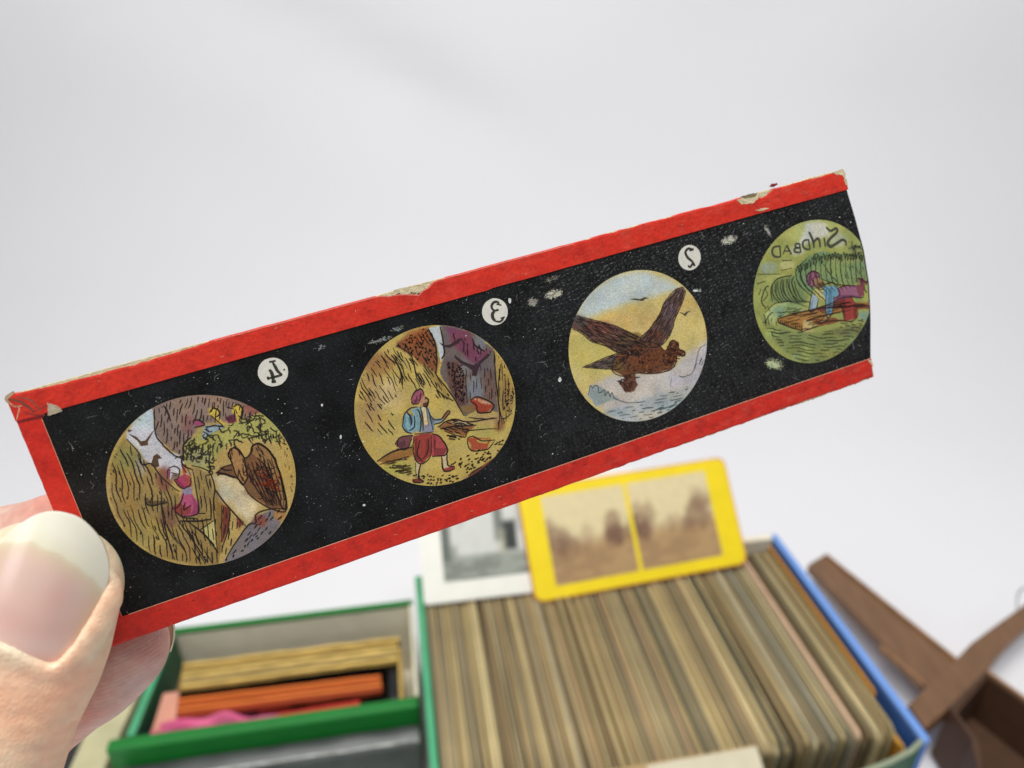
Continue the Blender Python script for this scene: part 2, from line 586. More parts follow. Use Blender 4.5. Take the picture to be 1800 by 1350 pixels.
dark_glass = M('dark_glass', (26, 24, 24), rough=0.25, var=0.3, vscale=200)
gold = [M('gold_tape', c, rough=0.6, var=0.55, vscale=160, stretch=(0.4, 3, 1), col2=(96, 78, 46)) for c in ((232, 196, 106), (214, 178, 96), (238, 204, 116), (206, 178, 112))]
orange = [M('orange_tape', c, rough=0.55, var=0.35, vscale=140, stretch=(0.4, 3, 1), col2=(150, 64, 14)) for c in ((222, 112, 36), (206, 98, 30), (224, 120, 46), (160, 62, 30))]
red_t = [M('red_tape_far', c, rough=0.55, var=0.25, vscale=140, col2=(120, 24, 20)) for c in ((204, 50, 36), (214, 60, 44), (170, 60, 50))]
gl = 'lantern slides standing in the small green box'
zt = 0.074


def lerp2(p, q, t):
    return (p[0] + (q[0] - p[0]) * t, p[1] + (q[1] - p[1]) * t)


names = ('hindmost', 'second', 'middle', 'fourth', 'foremost')
for k in range(5):
    t = k / 5
    edge_block('lantern_slide', (lerp2((322, 1163), (316, 1212), t + .16), lerp2((698 if k % 2 else 703, 1117), (698, 1162), t + .16)), zt - 0.0014 * (k % 2), 0, .05,
               gold[k % 4], '%s worn gold edged slide in the back bundle of the small box' % names[k], 'lantern slide', 0.0029, group=gl, wob=0.0012)
for k in range(4):
    t = k / 4
    edge_block('lantern_slide', (lerp2((312, 1226), (312, 1262), t + .2), lerp2((668, 1184), (672, 1216), t + .2)), zt - 0.003 - 0.0015 * (k == 3), 0, .05,
               orange[k], '%s orange edged slide in front of the gold edged bundle' % ('hindmost', 'second', 'third', 'foremost')[k], 'lantern slide', 0.0026, group=gl, wob=0.0007)
for k in range(2):
    edge_block('lantern_slide', (lerp2((420, 1252), (400, 1276), k), lerp2((650, 1222), (632, 1238), k)), zt - 0.008, 0, .05,
               red_t[(2, 0)[k]], ('dull red edged slide behind the bright red one', 'bright red edged slide just behind the green front edge')[k], 'lantern slide', 0.0036, group=gl, wob=0.0003)
# black block, gold end pieces, peach strip
bk = bl(692, 1200, 0.066)
o = empty('lantern_slide', (0, 0, 0), YAW)
tag(o, 'black edged slide turned endwise at the right wall of the small box', 'lantern slide', gl)
m = MB(); m.box(bk.x - .0035, bk.x + .0035, bk.y - .016, bk.y + .016, .01, .068); m.build('glass', M('black_glass', (14, 14, 14), rough=0.3, var=.2), o, bevel=.0004)
m = MB(); m.box(bk.x + .0038, bk.x + .0066, bk.y - .022, bk.y + .030, .01, .069)
o2 = tag(empty('lantern_slide', (0, 0, 0), YAW), 'brown gold edged slide turned endwise against the right wall of the small box', 'lantern slide', gl)
m.build('glass', gold[1], o2, bevel=.0004)
bk = bl(327, 1195, 0.072)
m = MB(); m.box(bk.x - .006, bk.x - .0025, bk.y - .020, bk.y + .018, .01, .070)
o2 = tag(empty('lantern_slide', (0, 0, 0), YAW), 'dark ended slide turned endwise at the left end of the gold bundle', 'lantern slide', gl)
m.build('glass', M('brown_wood_edge', (110, 84, 40), rough=.6, var=.4, vscale=150), o2, bevel=.0004)
pa, pb = bl(300, 1214, 0.074), bl(288, 1286, 0.070)
m = MB()
m.prism([(pa.x - .0055, pa.y), (pa.x + .0055, pa.y), (pb.x + .0075, pb.y), (pb.x - .0075, pb.y)], .068, .0725)
o = m.build('card_strip', M('peach_card', (216, 152, 128), rough=.8, var=.08, vscale=60), bevel=.0006)
o.rotation_euler = (0, 0, YAW)
tag(o, 'peach pink card strip tucked beside the left wall of the small box', 'card strip')

# pink tissue
def tissue():
    N1, N2 = 46, 22
    a, b = bl(262, 1297, 0.072), bl(560, 1256, 0.070)
    vs, fs = [], []
    for i in range(N2 + 1):
        for j in range(N1 + 1):
            u, v = j / N1, i / N2
            x_ = a.x + (b.x - a.x) * u
            y_ = a.y + (b.y - a.y) * u - 0.006 + 0.028 * v * (1 - 0.55 * u)
            hump = math.exp(-((u - .42) / .32) ** 2) * .010 + .005 * fb(u * 9, v * 5) + .003 * math.sin(u * 21 + v * 7 + 2 * fb(u * 5, v * 5))
            z_ = 0.0585 + hump * math.sin(math.pi * min(1, v * .9 + .25)) + 0.012 * (1 - abs(v - .45) * 1.6) - .006 * u * u
            vs.append((x_, y_, z_))
    for i in range(N2):
        for j in range(N1):
            q_ = i * (N1 + 1) + j
            fs.append((q_, q_ + 1, q_ + N1 + 2, q_ + N1 + 1))
    m_ = M('pink_tissue', (214, 84, 132), rough=.8, var=.35, vscale=90, col2=(236, 140, 172), bump=.3, bscale=400)
    o = mesh_obj('tissue_paper', vs, fs, m_, smooth=True)
    o.rotation_euler = (0, 0, YAW)
    tag(o, 'crumpled bright pink tissue paper tucked in the small green box', 'tissue paper')


tissue()

# grey plastic pack in front, cream pack at its left
gp = empty('plastic_pack', (0, 0, 0), YAW)
tag(gp, 'dark grey plastic covered pack standing in front of the small green box', 'pack')
gm = M('grey_plastic', (66, 71, 69), rough=.34, var=.7, vscale=34, col2=(34, 41, 38), bump=.4, bscale=50)
gm2 = M('grey_plastic_lid', (96, 98, 95), rough=.35, var=.3, vscale=40)
ga, gb = sfl + .006, sx1 - .002
N = 24
top, fs = [], []
y0, y1 = sf - .0075, sf - .060
for i in range(13):
    for j in range(N + 1):
        u, v = j / N, i / 12
        top.append((ga + (gb - ga) * u, y0 + (y1 - y0) * v, SZ - .018 - .004 * sst(0.12, .2, v) + .0016 * fb(u * 9, v * 6) - .03 * sst(.9, 1.0, v)))
for i in range(12):
    for j in range(N):
        q_ = i * (N + 1) + j
        fs.append((q_, q_ + N + 1, q_ + N + 2, q_ + 1))
mesh_obj('plastic_film', top, fs, gm, gp, smooth=True)
m = MB(); m.box(ga, gb, y1, y0, .002, SZ - .0245); m.build('body', gm2, gp, bevel=.001)
m = MB()
nf = 60
fv = []
for k in range(nf + 1):
    u = k / nf
    y_ = y0 - .0100 + .0006 * (fb(u * 12, 3) - .5)
    wd = .0009 * (.35 + fb(u * 16, 8)) * sst(0, .04, u)
    z_ = SZ - .0190 + .0006 * fb(u * 9, 1)
    fv += [((ga + (gb - ga) * u), y_, z_), ((ga + (gb - ga) * u), y_ - wd, z_ + .0004), ((ga + (gb - ga) * u), y_ - wd * 2, z_ - .0012)]
ff = []
for k in range(nf):
    for j in range(2):
        ff.append((3 * k + j, 3 * k + j + 1, 3 * k + j + 4, 3 * k + j + 3))
mesh_obj('raised_line', fv, ff, M('plastic_reflection', (176, 178, 174), rough=.3, var=.5, vscale=120), gp, smooth=True)  # pale strip colour stands in for a reflection along the plastic

cp = empty('card_pack', (0, 0, 0), YAW)
tag(cp, 'cream cardboard pack standing left of the small green box behind the fingers', 'pack')
ca = bl(150, 1330, 0.06)
cb = bl(255, 1215, 0.06)
m = MB()
m.prism([(ca.x - .010, ca.y - .03), (ca.x + .012, ca.y - .03), (cb.x - .002, cb.y + .03), (cb.x - .03, cb.y + .03)], .002, .058)
m.build('body', M('olive_cream_board', (196, 190, 150), rough=.75, var=.12, vscale=50), cp, bevel=.001)
m = MB()
m.prism([(ca.x - .024, ca.y - .03), (ca.x - .0105, ca.y - .03), (cb.x - .0305, cb.y + .03), (cb.x - .040, cb.y + .03)], .002, .056)
m.build('sleeve', M('black_board', (40, 40, 38), rough=.6), cp, bevel=.001)

# ------------------------------------------------------------------ stereoscope
wood = M('walnut_wood', (128, 94, 66), rough=.45, var=.45, vscale=120, stretch=(1, .25, 1), col2=(86, 60, 38), detail=6)
wood_e = M('worn_wood_edge', (158, 116, 76), rough=.5, var=.3, vscale=90)
wood_d = M('dark_wood', (82, 54, 34), rough=.65, var=.3, vscale=70, col2=(44, 25, 15))
st = empty('stereoscope', at_z(1680, 1200, 0))
tag(st, 'wooden hand stereoscope lying on the white paper right of the box', 'stereoscope')
so = Vector(st.location)


def spoly(name, px, z, t, mat, bev=.001):
    mb_ = MB()
    q_ = [at_z(*p, z) - so for p in px]
    mb_.prism([(p.x, p.y) for p in q_], z - t, z)
    return mb_.build(name, mat, st, bevel=bev, seg=3)


bar = spoly('slide_bar', ((1420, 992), (1450, 974), (1690, 1168), (1726, 1200), (1660, 1232), (1622, 1204)), .034, .010, wood)
e1 = [at_z(*p, .036) - so for p in ((1450, 974), (1453, 973), (1694, 1166), (1690, 1168))]
mb = MB(); mb.prism([(p.x, p.y) for p in e1], .030, .0365)
eo = mb.build('edge_strip', wood_e, st, bevel=.0004)
e1 = [at_z(*p, .036) - so for p in ((1545, 1135), (1549, 1133), (1626, 1200), (1622, 1203))]
mb = MB(); mb.prism([(p.x, p.y) for p in e1], .030, .0365)
mb.build('edge_strip', wood_e, st, bevel=.0004)
spoly('card_holder', ((1850, 1022), (1858, 1062), (1800, 1106), (1768, 1136), (1747, 1160), (1734, 1184), (1707, 1222), (1668, 1246), (1627, 1280), (1596, 1238), (1640, 1198), (1678, 1161), (1707, 1130), (1745, 1102), (1790, 1070)), .050, .012, wood)
hp = [(1735, 1178), (1900, 1296), (1880, 1490), (1724, 1376), (1706, 1300), (1668, 1243)]
hz = [at_z(*p, .056) - so for p in hp]
ctr = sum(hz, Vector()) / len(hz)
for i in range(len(hz)):
    a, b = hz[i], hz[(i + 1) % len(hz)]
    ai, bi = a + (ctr - a).normalized() * .006, b + (ctr - b).normalized() * .006
    mb = MB()
    mb.prism([(a.x, a.y), (b.x, b.y), (bi.x, bi.y), (ai.x, ai.y)], .004, .0555)
    o = mb.build('hood_panel', wood_d, st, bevel=.0006)
    mb = MB()
    ai2, bi2 = a + (ctr - a).normalized() * .0035, b + (ctr - b).normalized() * .0035
    mb.prism([(a.x, a.y), (b.x, b.y), (bi2.x, bi2.y), (ai2.x, ai2.y)], .0556, .0572)
    mb.build('edge_strip', wood_e if i == 0 else wood_d, o, bevel=.0004)
mb = MB(); mb.prism([(p.x, p.y) for p in [h + (ctr - h).normalized() * .0065 for h in hz]], .004, .010); mb.build('lens_board', wood_d, st)
# wire clip: bent steel loop
wp = [at_z(1788, 1074, .05) - so, at_z(1789, 1048, .058) - so, at_z(1800, 1034, .064) - so, at_z(1822, 1040, .060) - so, at_z(1830, 1056, .05) - so]
pts_ = []
for i in range(len(wp) - 1):
    p0, p1, p2, p3 = wp[max(0, i - 1)], wp[i], wp[i + 1], wp[min(len(wp) - 1, i + 2)]
    for k in range(6):
        t = k / 6
        pts_.append(.5 * (2 * p1 + (p2 - p0) * t + (2 * p0 - 5 * p1 + 4 * p2 - p3) * t * t + (3 * p1 - p0 - 3 * p2 + p3) * t ** 3))
tv_, tf_ = [], []
for i, p in enumerate(pts_):
    d = (pts_[min(i + 1, len(pts_) - 1)] - pts_[max(i - 1, 0)]).normalized()
    a_ = d.cross(Vector((0, 1, 0.2))).normalized(); b_ = d.cross(a_)
    for k in range(8):
        tv_.append(p + (a_ * math.cos(k * .7854) + b_ * math.sin(k * .7854)) * .0008)
for i in range(len(pts_) - 1):
    for k in range(8):
        tf_.append((i * 8 + k, i * 8 + (k + 1) % 8, i * 8 + 8 + (k + 1) % 8, i * 8 + 8 + k))
mesh_obj('wire_clip', tv_, tf_, M('steel_wire', (150, 150, 150), rough=.3, metal=1.0), st, smooth=True)

# ------------------------------------------------------------------ the lantern slide in the hand
U = np.array([(6014 - 900) / F, -(-924 - 675) / F, 1.0]); U /= np.linalg.norm(U)
V = -np.array([(2348 - 900) / F, -(6208 - 675) / F, 1.0]); V /= np.linalg.norm(V)
V -= U * (U @ V); V /= np.linalg.norm(V)
NV = np.cross(U, V)                            # away from the camera
def crd(x, y):
    return np.array([(x - 900) / F, -(y - 675) / F, 1.0])
P0 = crd(57, 1046) * 101.0
def on_slide(x, y):
    r = crd(x, y)
    return r * ((P0 @ NV) / (r @ NV))
A0 = on_slide(10, 697)
def uv(x, y):
    d = on_slide(x, y) - A0
    return (float(d @ U), float(d @ V))


sl = empty('lantern_slide')
wu, wv, wn = [(world(A0 + k) - world(A0)).normalized() for k in (U, V, -NV)]
sl.matrix_world = Matrix.Translation(world(A0)) @ Matrix((wu, wv, wn)).transposed().to_4x4()
tag(sl, 'long black slide with red paper edges and four round pictures, held by the hand', 'lantern slide')
MM = .001
LEN, HGT = 132.9, 37.75


def right_edge(v):                             # bulged glass end
    t = -v
    pts = [(0, 132.85), (3.5, 133.35), (8.8, 134.3), (14.6, 135.15), (20.8, 135.3), (27, 134.6), (34.7, 133.3), (37.8, 133.0)]
    return float(np.interp(t, [p[0] for p in pts], [p[1] for p in pts]))


def sheet(name, poly, z0, z1, mat, bev=0, parent=sl):
    mb_ = MB()
    mb_.prism([(p[0] * MM, p[1] * MM) for p in poly], z0 * MM, z1 * MM)
    return mb_.build(name, mat, parent, bevel=bev * MM)


gp_ = [(0.25, -0.25), (0.25, -37.5)] + [(right_edge(-37.5 + k * 37.25 / 24) + .04 * rnd.uniform(-1, 1), -37.5 + k * 37.25 / 24) for k in range(25)]
sheet('glass', gp_, -1.3, -0.05, M('glass', (225, 240, 232), rough=.05, trans=1.0), .08)

# black emulsion: crackled, dusty
def black_mat():
    m = bpy.data.materials.new('black_emulsion')
    m.use_nodes = True
    nt = m.node_tree
    b = nt.nodes['Principled BSDF']
    b.inputs['Roughness'].default_value = .42
    b.inputs['Specular IOR Level'].default_value = .22
    tc = nt.nodes.new('ShaderNodeTexCoord')
    L = nt.links.new
    base = nt.nodes.new('ShaderNodeTexNoise'); base.inputs['Scale'].default_value = 160; base.inputs['Detail'].default_value = 6
    L(tc.outputs['Object'], base.inputs['Vector'])
    cr = nt.nodes.new('ShaderNodeValToRGB')
    cr.color_ramp.elements[0].position = .38; cr.color_ramp.elements[0].color = (.0016, .0018, .0020, 1)
    cr.color_ramp.elements[1].position = .72; cr.color_ramp.elements[1].color = (.010, .0115, .0125, 1)
    L(base.outputs[0], cr.inputs[0])
    fine = nt.nodes.new('ShaderNodeTexNoise'); fine.inputs['Scale'].default_value = 3600; fine.inputs['Detail'].default_value = 2
    L(tc.outputs['Object'], fine.inputs['Vector'])
    fr_ = nt.nodes.new('ShaderNodeValToRGB')
    fr_.color_ramp.elements[0].position = .60; fr_.color_ramp.elements[0].color = (0, 0, 0, 1)
    fr_.color_ramp.elements[1].position = .78; fr_.color_ramp.elements[1].color = (.04, .044, .044, 1)
    L(fine.outputs[0], fr_.inputs[0])
    ad = nt.nodes.new('ShaderNodeMix'); ad.data_type = 'RGBA'; ad.blend_type = 'ADD'; ad.inputs[0].default_value = 1
    L(cr.outputs[0], ad.inputs[6]); L(fr_.outputs[0], ad.inputs[7])
    cx = ad
    vo = nt.nodes.new('ShaderNodeTexVoronoi'); vo.feature = 'DISTANCE_TO_EDGE'; vo.inputs['Scale'].default_value = 1500
    L(tc.outputs['Object'], vo.inputs['Vector'])
    mr = nt.nodes.new('ShaderNodeMapRange'); mr.inputs['From Max'].default_value = .22
    L(vo.outputs['Distance'], mr.inputs[0])
    bp_ = nt.nodes.new('ShaderNodeBump'); bp_.inputs['Strength'].default_value = .8; bp_.inputs['Distance'].default_value = .00015
    # crackle mostly on the right half of the slide
    sx_ = nt.nodes.new('ShaderNodeSeparateXYZ'); L(tc.outputs['Object'], sx_.inputs[0])
    gx = nt.nodes.new('ShaderNodeMapRange'); gx.inputs['From Min'].default_value = .055; gx.inputs['From Max'].default_value = .085
    gx.inputs['To Min'].default_value = .25
    L(sx_.outputs[0], gx.inputs[0])
    mu = nt.nodes.new('ShaderNodeMath'); mu.operation = 'MULTIPLY'; L(mr.outputs[0], mu.inputs[0]); L(gx.outputs[0], mu.inputs[1])
    L(mu.outputs[0], bp_.inputs['Height']); L(bp_.outputs[0], b.inputs['Normal'])
    g2 = nt.nodes.new('ShaderNodeMath'); g2.operation = 'MULTIPLY'; L(mr.outputs[0], g2.inputs[0]); L(mr.outputs[0], g2.inputs[1])
    g3 = nt.nodes.new('ShaderNodeMath'); g3.operation = 'MULTIPLY'; L(g2.outputs[0], g3.inputs[0]); L(gx.outputs[0], g3.inputs[1])
    g4 = nt.nodes.new('ShaderNodeMath'); g4.operation = 'MULTIPLY'; L(g3.outputs[0], g4.inputs[0]); g4.inputs[1].default_value = .010
    a2 = nt.nodes.new('ShaderNodeMix'); a2.data_type = 'RGBA'; a2.blend_type = 'ADD'; a2.inputs[0].default_value = 1
    L(ad.outputs[2], a2.inputs[6]); L(g4.outputs[0], a2.inputs[7]); L(a2.outputs[2], b.inputs['Base Color'])
    return m


mask_p = [(3.0, -3.0), (3.0, -35.0)] + [(right_edge(-35.0 + k * 32 / 24) - .12, -35.0 + k * 32 / 24) for k in range(25)]
mask_p = [(p[0], p[1]) for p in mask_p]
sheet('black_mask', [(1.4, -1.6), (1.4, -36.2)] + [(right_edge(-36.2 + k * 34.6 / 24) - .12, -36.2 + k * 34.6 / 24) for k in range(25)], -.04, .0, black_mat())

# red paper edges
def ragged(a, b, n, amp):
    return [(a[0] + (b[0] - a[0]) * k / n + (0 if k in (0, n) else rnd.uniform(-amp, amp)), a[1] + (b[1] - a[1]) * k / n + (0 if k in (0, n) else rnd.gauss(0, amp))) for k in range(n + 1)]


def tape_mat(name, c, c2):
    m = M(name, c, rough=.45, var=.62, vscale=380, col2=c2, bump=.25, bscale=1500, spec=.4, detail=9, vmap=(.48, .70))
    nt = m.node_tree
    L = nt.links.new
    b_ = nt.nodes['Principled BSDF']
    old = b_.inputs['Base Color'].links[0].from_socket
    tc = nt.nodes.new('ShaderNodeTexCoord')
    n_ = nt.nodes.new('ShaderNodeTexNoise'); n_.inputs['Scale'].default_value = 420; n_.inputs['Detail'].default_value = 9; n_.inputs['Roughness'].default_value = .65
    mp_ = nt.nodes.new('ShaderNodeMapping'); mp_.inputs['Location'].default_value = (3.1, 1.7, .4); mp_.inputs['Scale'].default_value = (.8, 1.6, 1)
    L(tc.outputs['Object'], mp_.inputs[0]); L(mp_.outputs[0], n_.inputs['Vector'])
    r_ = nt.nodes.new('ShaderNodeMapRange'); r_.inputs['From Min'].default_value = .50; r_.inputs['From Max'].default_value = .78
    L(n_.outputs[0], r_.inputs[0])
    sx = nt.nodes.new('ShaderNodeSeparateXYZ'); L(tc.outputs['Object'], sx.inputs[0])
    wr = nt.nodes.new('ShaderNodeMapRange'); wr.inputs['From Min'].default_value = .03; wr.inputs['From Max'].default_value = .13
    wr.inputs['To Min'].default_value = .05; wr.inputs['To Max'].default_value = .38
    L(sx.outputs[0], wr.inputs[0])
    mu = nt.nodes.new('ShaderNodeMath'); mu.operation = 'MULTIPLY'; L(r_.outputs[0], mu.inputs[0]); L(wr.outputs[0], mu.inputs[1])
    mx = nt.nodes.new('ShaderNodeMix'); mx.data_type = 'RGBA'
    L(mu.outputs[0], mx.inputs[0]); L(old, mx.inputs[6]); mx.inputs[7].default_value = (*lin((214, 116, 96)), 1)
    n3 = nt.nodes.new('ShaderNodeTexNoise'); n3.inputs['Scale'].default_value = 2600; n3.inputs['Detail'].default_value = 3
    L(tc.outputs['Object'], n3.inputs['Vector'])
    r3 = nt.nodes.new('ShaderNodeMapRange'); r3.inputs['From Min'].default_value = .3; r3.inputs['From Max'].default_value = .7; r3.inputs['To Min'].default_value = .84; r3.inputs['To Max'].default_value = 1.1
    L(n3.outputs[0], r3.inputs[0])
    m2 = nt.nodes.new('ShaderNodeMix'); m2.data_type = 'RGBA'; m2.blend_type = 'MULTIPLY'; m2.inputs[0].default_value = 1
    L(mx.outputs[2], m2.inputs[6]); L(r3.outputs[0], m2.inputs[7]); L(m2.outputs[2], b_.inputs['Base Color'])
    return m


red_a = tape_mat('red_paper', (208, 46, 28), (168, 30, 20))
red_b = tape_mat('red_paper_lower', (200, 40, 26), (152, 26, 20))
torn = M('torn_paper', (214, 200, 164), rough=.9, var=.5, vscale=900, col2=(150, 132, 92), bump=.5, bscale=2500)


def edge_tape(outer, inner, mat, zb=-1.55, zf=.14):
    """outer and inner are polylines running the same way; the outer rim is rounded over the glass edge"""
    rows = []
    n = len(outer)
    prof = [(0.0, 0.0, zf), (.9, 0, zf + .01), (.985, 0, zf - .05), (1.0, 0, zf - .22), (1.0, 0, zb + .2), (.985, 0, zb + .04), (.9, 0, zb), (0, 0, zb)]
    vs, fs = [], []
    for k in range(n):
        for (t, _, z_) in prof:
            vs.append(((inner[k][0] + (outer[k][0] - inner[k][0]) * t) * MM, (inner[k][1] + (outer[k][1] - inner[k][1]) * t) * MM, z_ * MM))
    q_ = len(prof)
    for k in range(n - 1):
        for i in range(q_ - 1):
            fs.append((k * q_ + i, k * q_ + i + 1, (k + 1) * q_ + i + 1, (k + 1) * q_ + i))
        # inner wall of front and back flap
        fs.append((k * q_, (k + 1) * q_, (k + 1) * q_ + q_ - 1, k * q_ + q_ - 1))
    fs.append(tuple(range(q_)))
    fs.append(tuple((n - 1) * q_ + i for i in range(q_))[::-1])
    return mesh_obj('paper_edge', vs, fs, mat, sl)


NS = 150
top_o, top_i, bot_o, bot_i = [], [], [], []
for k in range(NS + 1):
    u = k / NS
    xx = u * (LEN + .1)
    rag = .10 * (fb(u * 60, 3) - .5) + (.30 * (fb(u * 90, 11) - .5) if u > .62 else .05 * (fb(u * 120, 5) - .5))
    d = 0
    for (cx, w_, dep) in ((10.5, 7.0, .35), (54.5, 3.2, .75), (56.6, 1.6, .5), (116.4, 1.5, .9), (20, 5, .25)):
        d += dep * math.exp(-((xx - cx) / w_) ** 4) * (.6 + .8 * fb(u * 200, 2))
    top_o.append((xx, .05 + rag - d))
    top_i.append((xx + (.45 if u == 1 else 0), -3.45 + .10 * (fb(u * 8, 20) - .5) + (.12 if u > .5 else 0)))
    rag2 = .12 * (fb(u * 70, 31) - .5) + (.34 * (fb(u * 110, 17) - .5) if u > .6 else 0)
    bot_o.append((xx + .2, -37.8 + rag2))
    bot_i.append((xx + .3, -34.0 - .15 * u + .05 * (fb(u * 9, 28) - .5)))
# slightly ragged right ends
edge_tape(top_o, top_i, red_a)
edge_tape(bot_o[::-1], bot_i[::-1], red_b)
lo = [(.02 + .08 * (fb(k * .5, 9) - .5), -2.2 - 33.4 * k / 40) for k in range(41)]
li = [(2.95 + .05 * (fb(k * .4, 2) - .5), -2.2 - 33.4 * k / 40) for k in range(41)]
edge_tape(lo[::-1], li[::-1], tape_mat('red_paper_end', (200, 38, 24), (150, 24, 18)), zb=-1.50, zf=.085)

# torn paper underlayer along the top and bottom rims and at the chips
def torn_strip(pts, name='torn_paper'):
    mb_ = MB()
    mb_.prism([(p[0] * MM, p[1] * MM) for p in pts], -1.40 * MM, .02 * MM)
    return mb_.build(name, torn, sl)


for (x0, x1, h0) in ((1.0, 26.0, .10), (49.5, 60.5, .12), (98, 103, .05), (113.0, 119.5, .14), (121, 133.1, .30), (84, 96, .12)):
    n = 40
    up = [(x0 + (x1 - x0) * k / n, .02 + (h0 * (fb(k * .7 + x0, 7) * 1.6 - .3)) * math.sin(math.pi * k / n) ** .5) for k in range(n + 1)]
    torn_strip(up + [(x1, -1.2), (x0, -1.2)])


for (x0, x1, h0) in ((92, 112, .22), (110, 128, .30), (124, 133.4, .26), (64, 72, .14), (28, 33, .1)):
    n = 44
    up = [(x0 + (x1 - x0) * k / n, -37.72 - (h0 * (fb(k * .9 + x0, 13) * 1.7 - .35)) * math.sin(math.pi * k / n) ** .5) for k in range(n + 1)]
    torn_strip([(x0, -36.8), (x1, -36.8)] + up[::-1])


def patch(px, mat, z0, z1, name, jag=.0):
    pts = [uv(*p) for p in px]
    out = []
    for i in range(len(pts)):
        a, b = pts[i], pts[(i + 1) % len(pts)]
        for k in range(6):
            t = k / 6
            out.append((a[0] + (b[0] - a[0]) * t + rnd.gauss(0, jag), a[1] + (b[1] - a[1]) * t + rnd.gauss(0, jag)))
    return sheet(name, out, z0, z1, mat)


grey_torn = M('grey_torn_paper', (150, 138, 120), rough=.9, var=.5, vscale=1200, col2=(206, 190, 160), bump=.4, bscale=2500)
patch(((84, 708), (100, 712), (111, 722), (86, 731)), grey_torn, .150, .175, 'torn_paper', .04)
patch(((667, 521), (690, 512), (720, 503), (745, 502), (746, 510), (735, 515), (722, 513), (715, 519), (700, 515), (690, 520)), torn, .13, .165, 'torn_paper', .06)
patch(((1294, 352), (1312, 344), (1334, 338), (1331, 350), (1322, 358), (1304, 359)), torn, .13, .168, 'torn_paper', .05)
patch(((1300, 346), (1318, 341), (1330, 339), (1326, 346), (1308, 349)), M('brown_stain', (120, 108, 76), rough=.8, var=.3), .169, .182, 'torn_paper', .03)
patch(((1326, 370), (1340, 366), (1352, 366), (1338, 371)), torn, .13, .17, 'torn_paper', .03)
patch(((1351, 328), (1356, 323), (1364, 322), (1366, 325), (1358, 329)), M('red_flake', (120, 26, 22), rough=.7, var=.3), .05, .19, 'paper_flake', .03)
patch(((1462, 303), (1480, 297), (1486, 306), (1484, 314), (1478, 308), (1468, 307)), torn, .1, .172, 'torn_paper', .05)
patch(((1482, 312), (1487, 314), (1489, 326), (1485, 324)), torn, .1, .168, 'torn_paper', .05)
patch(((1524, 631), (1531, 634), (1535, 645), (1530, 640)), torn, .1, .168, 'torn_paper', .04)
# creases in the folded corner
cl = MB()
def ribbon(mb_, pts, w_, z_, col, taper=True):
    n = len(pts)
    vs, fs = [], []
    for i in range(n):
        a = pts[max(0, i - 1)]; b = pts[min(n - 1, i + 1)]
        dx, dy = b[0] - a[0], b[1] - a[1]
        l = math.hypot(dx, dy) or 1
        t = i / (n - 1)
        ww = w_ * .5 * ((.35 + .65 * math.sin(math.pi * min(max(t, .04), .96)) ** .5) if taper else 1)
        nx_, ny_ = -dy / l * ww, dx / l * ww
        vs += [((pts[i][0] + nx_) * MM, (pts[i][1] + ny_) * MM, z_ * MM), ((pts[i][0] - nx_) * MM, (pts[i][1] - ny_) * MM, z_ * MM)]
    for i in range(n - 1):
        fs.append((2 * i + 1, 2 * i + 3, 2 * i + 2, 2 * i))
    mb_.add(vs, fs, col)


def crs(pts, n=4):
    if len(pts) < 3:
        return pts
    out = []
    for i in range(len(pts) - 1):
        p0, p1, p2, p3 = pts[max(0, i - 1)], pts[i], pts[i + 1], pts[min(len(pts) - 1, i + 2)]
        for k in range(n):
            t = k / n
            out.append(tuple(.5 * (2 * p1[d] + (p2[d] - p0[d]) * t + (2 * p0[d] - 5 * p1[d] + 4 * p2[d] - p3[d]) * t * t + (3 * p1[d] - p0[d] - 3 * p2[d] + p3[d]) * t ** 3) for d in (0, 1)))
    out.append(pts[-1])
    return out


ink_m = M('ink', vcol=True, rough=.5, var=.25, vscale=2500)
for pts, c, w_ in ((((31, 742), (60, 735), (78, 732)), (110, 22, 18), .22), (((14, 702), (32, 704), (52, 716), (60, 724)), (120, 60, 44), .35), (((20, 712), (34, 716), (32, 728), (30, 738)), (206, 150, 120), .16),
                   (((30, 698), (46, 700), (58, 706), (72, 722)), (150, 70, 52), .28), (((40, 722), (56, 728), (80, 729)), (140, 44, 34), .2), (((16, 706), (26, 714), (40, 713)), (196, 150, 120), .2),
                   (((26, 688), (18, 694), (12, 700), (15, 708)), (176, 150, 120), .45), (((55, 726), (75, 716), (84, 712)), (150, 50, 38), .15)):
    ribbon(cl, crs([uv(*p) for p in pts]), w_, .158, lin(c))
for k in range(90):                           # small scuffs and ink specks on the red paper
    u0 = rnd.uniform(8, 131)
    tb = rnd.random() < .5
    v0 = rnd.uniform(-3, -.4) if tb else rnd.uniform(-37.4, -34.4)
    a = rnd.uniform(0, 6.28)
    l = rnd.uniform(.12, .7)
    ribbon(cl, [(u0, v0), (u0 + l * math.cos(a) * .5, v0 + l * .2 * math.sin(a)), (u0 + l * math.cos(a), v0 + l * .5 * math.sin(a))], rnd.uniform(.04, .11), .170,
           lin(rnd.choice(((206, 110, 90), (120, 24, 22), (216, 150, 124), (90, 30, 40), (130, 26, 20), (110, 22, 20)))))
cl.build('scuff', ink_m, sl)['kind'] = 'stuff'
# pale paper edge along the inner side of the lower strip
pe = MB()
ribbon(pe, [(p[0] * 1.0, p[1] + .03) for p in bot_i[4:]], .10, .158, lin((226, 170, 140)), False)
ribbon(pe, [(p[0] + .02, p[1]) for p in li[2:]], .07, .105, lin((214, 150, 120)), False)
ribbon(pe, [(p[0], p[1] - .12) for p in top_o[int(NS * .2):int(NS * .62)]], .16, .165, lin((238, 120, 104)), False)
pe.build('paper_rim', ink_m, sl)

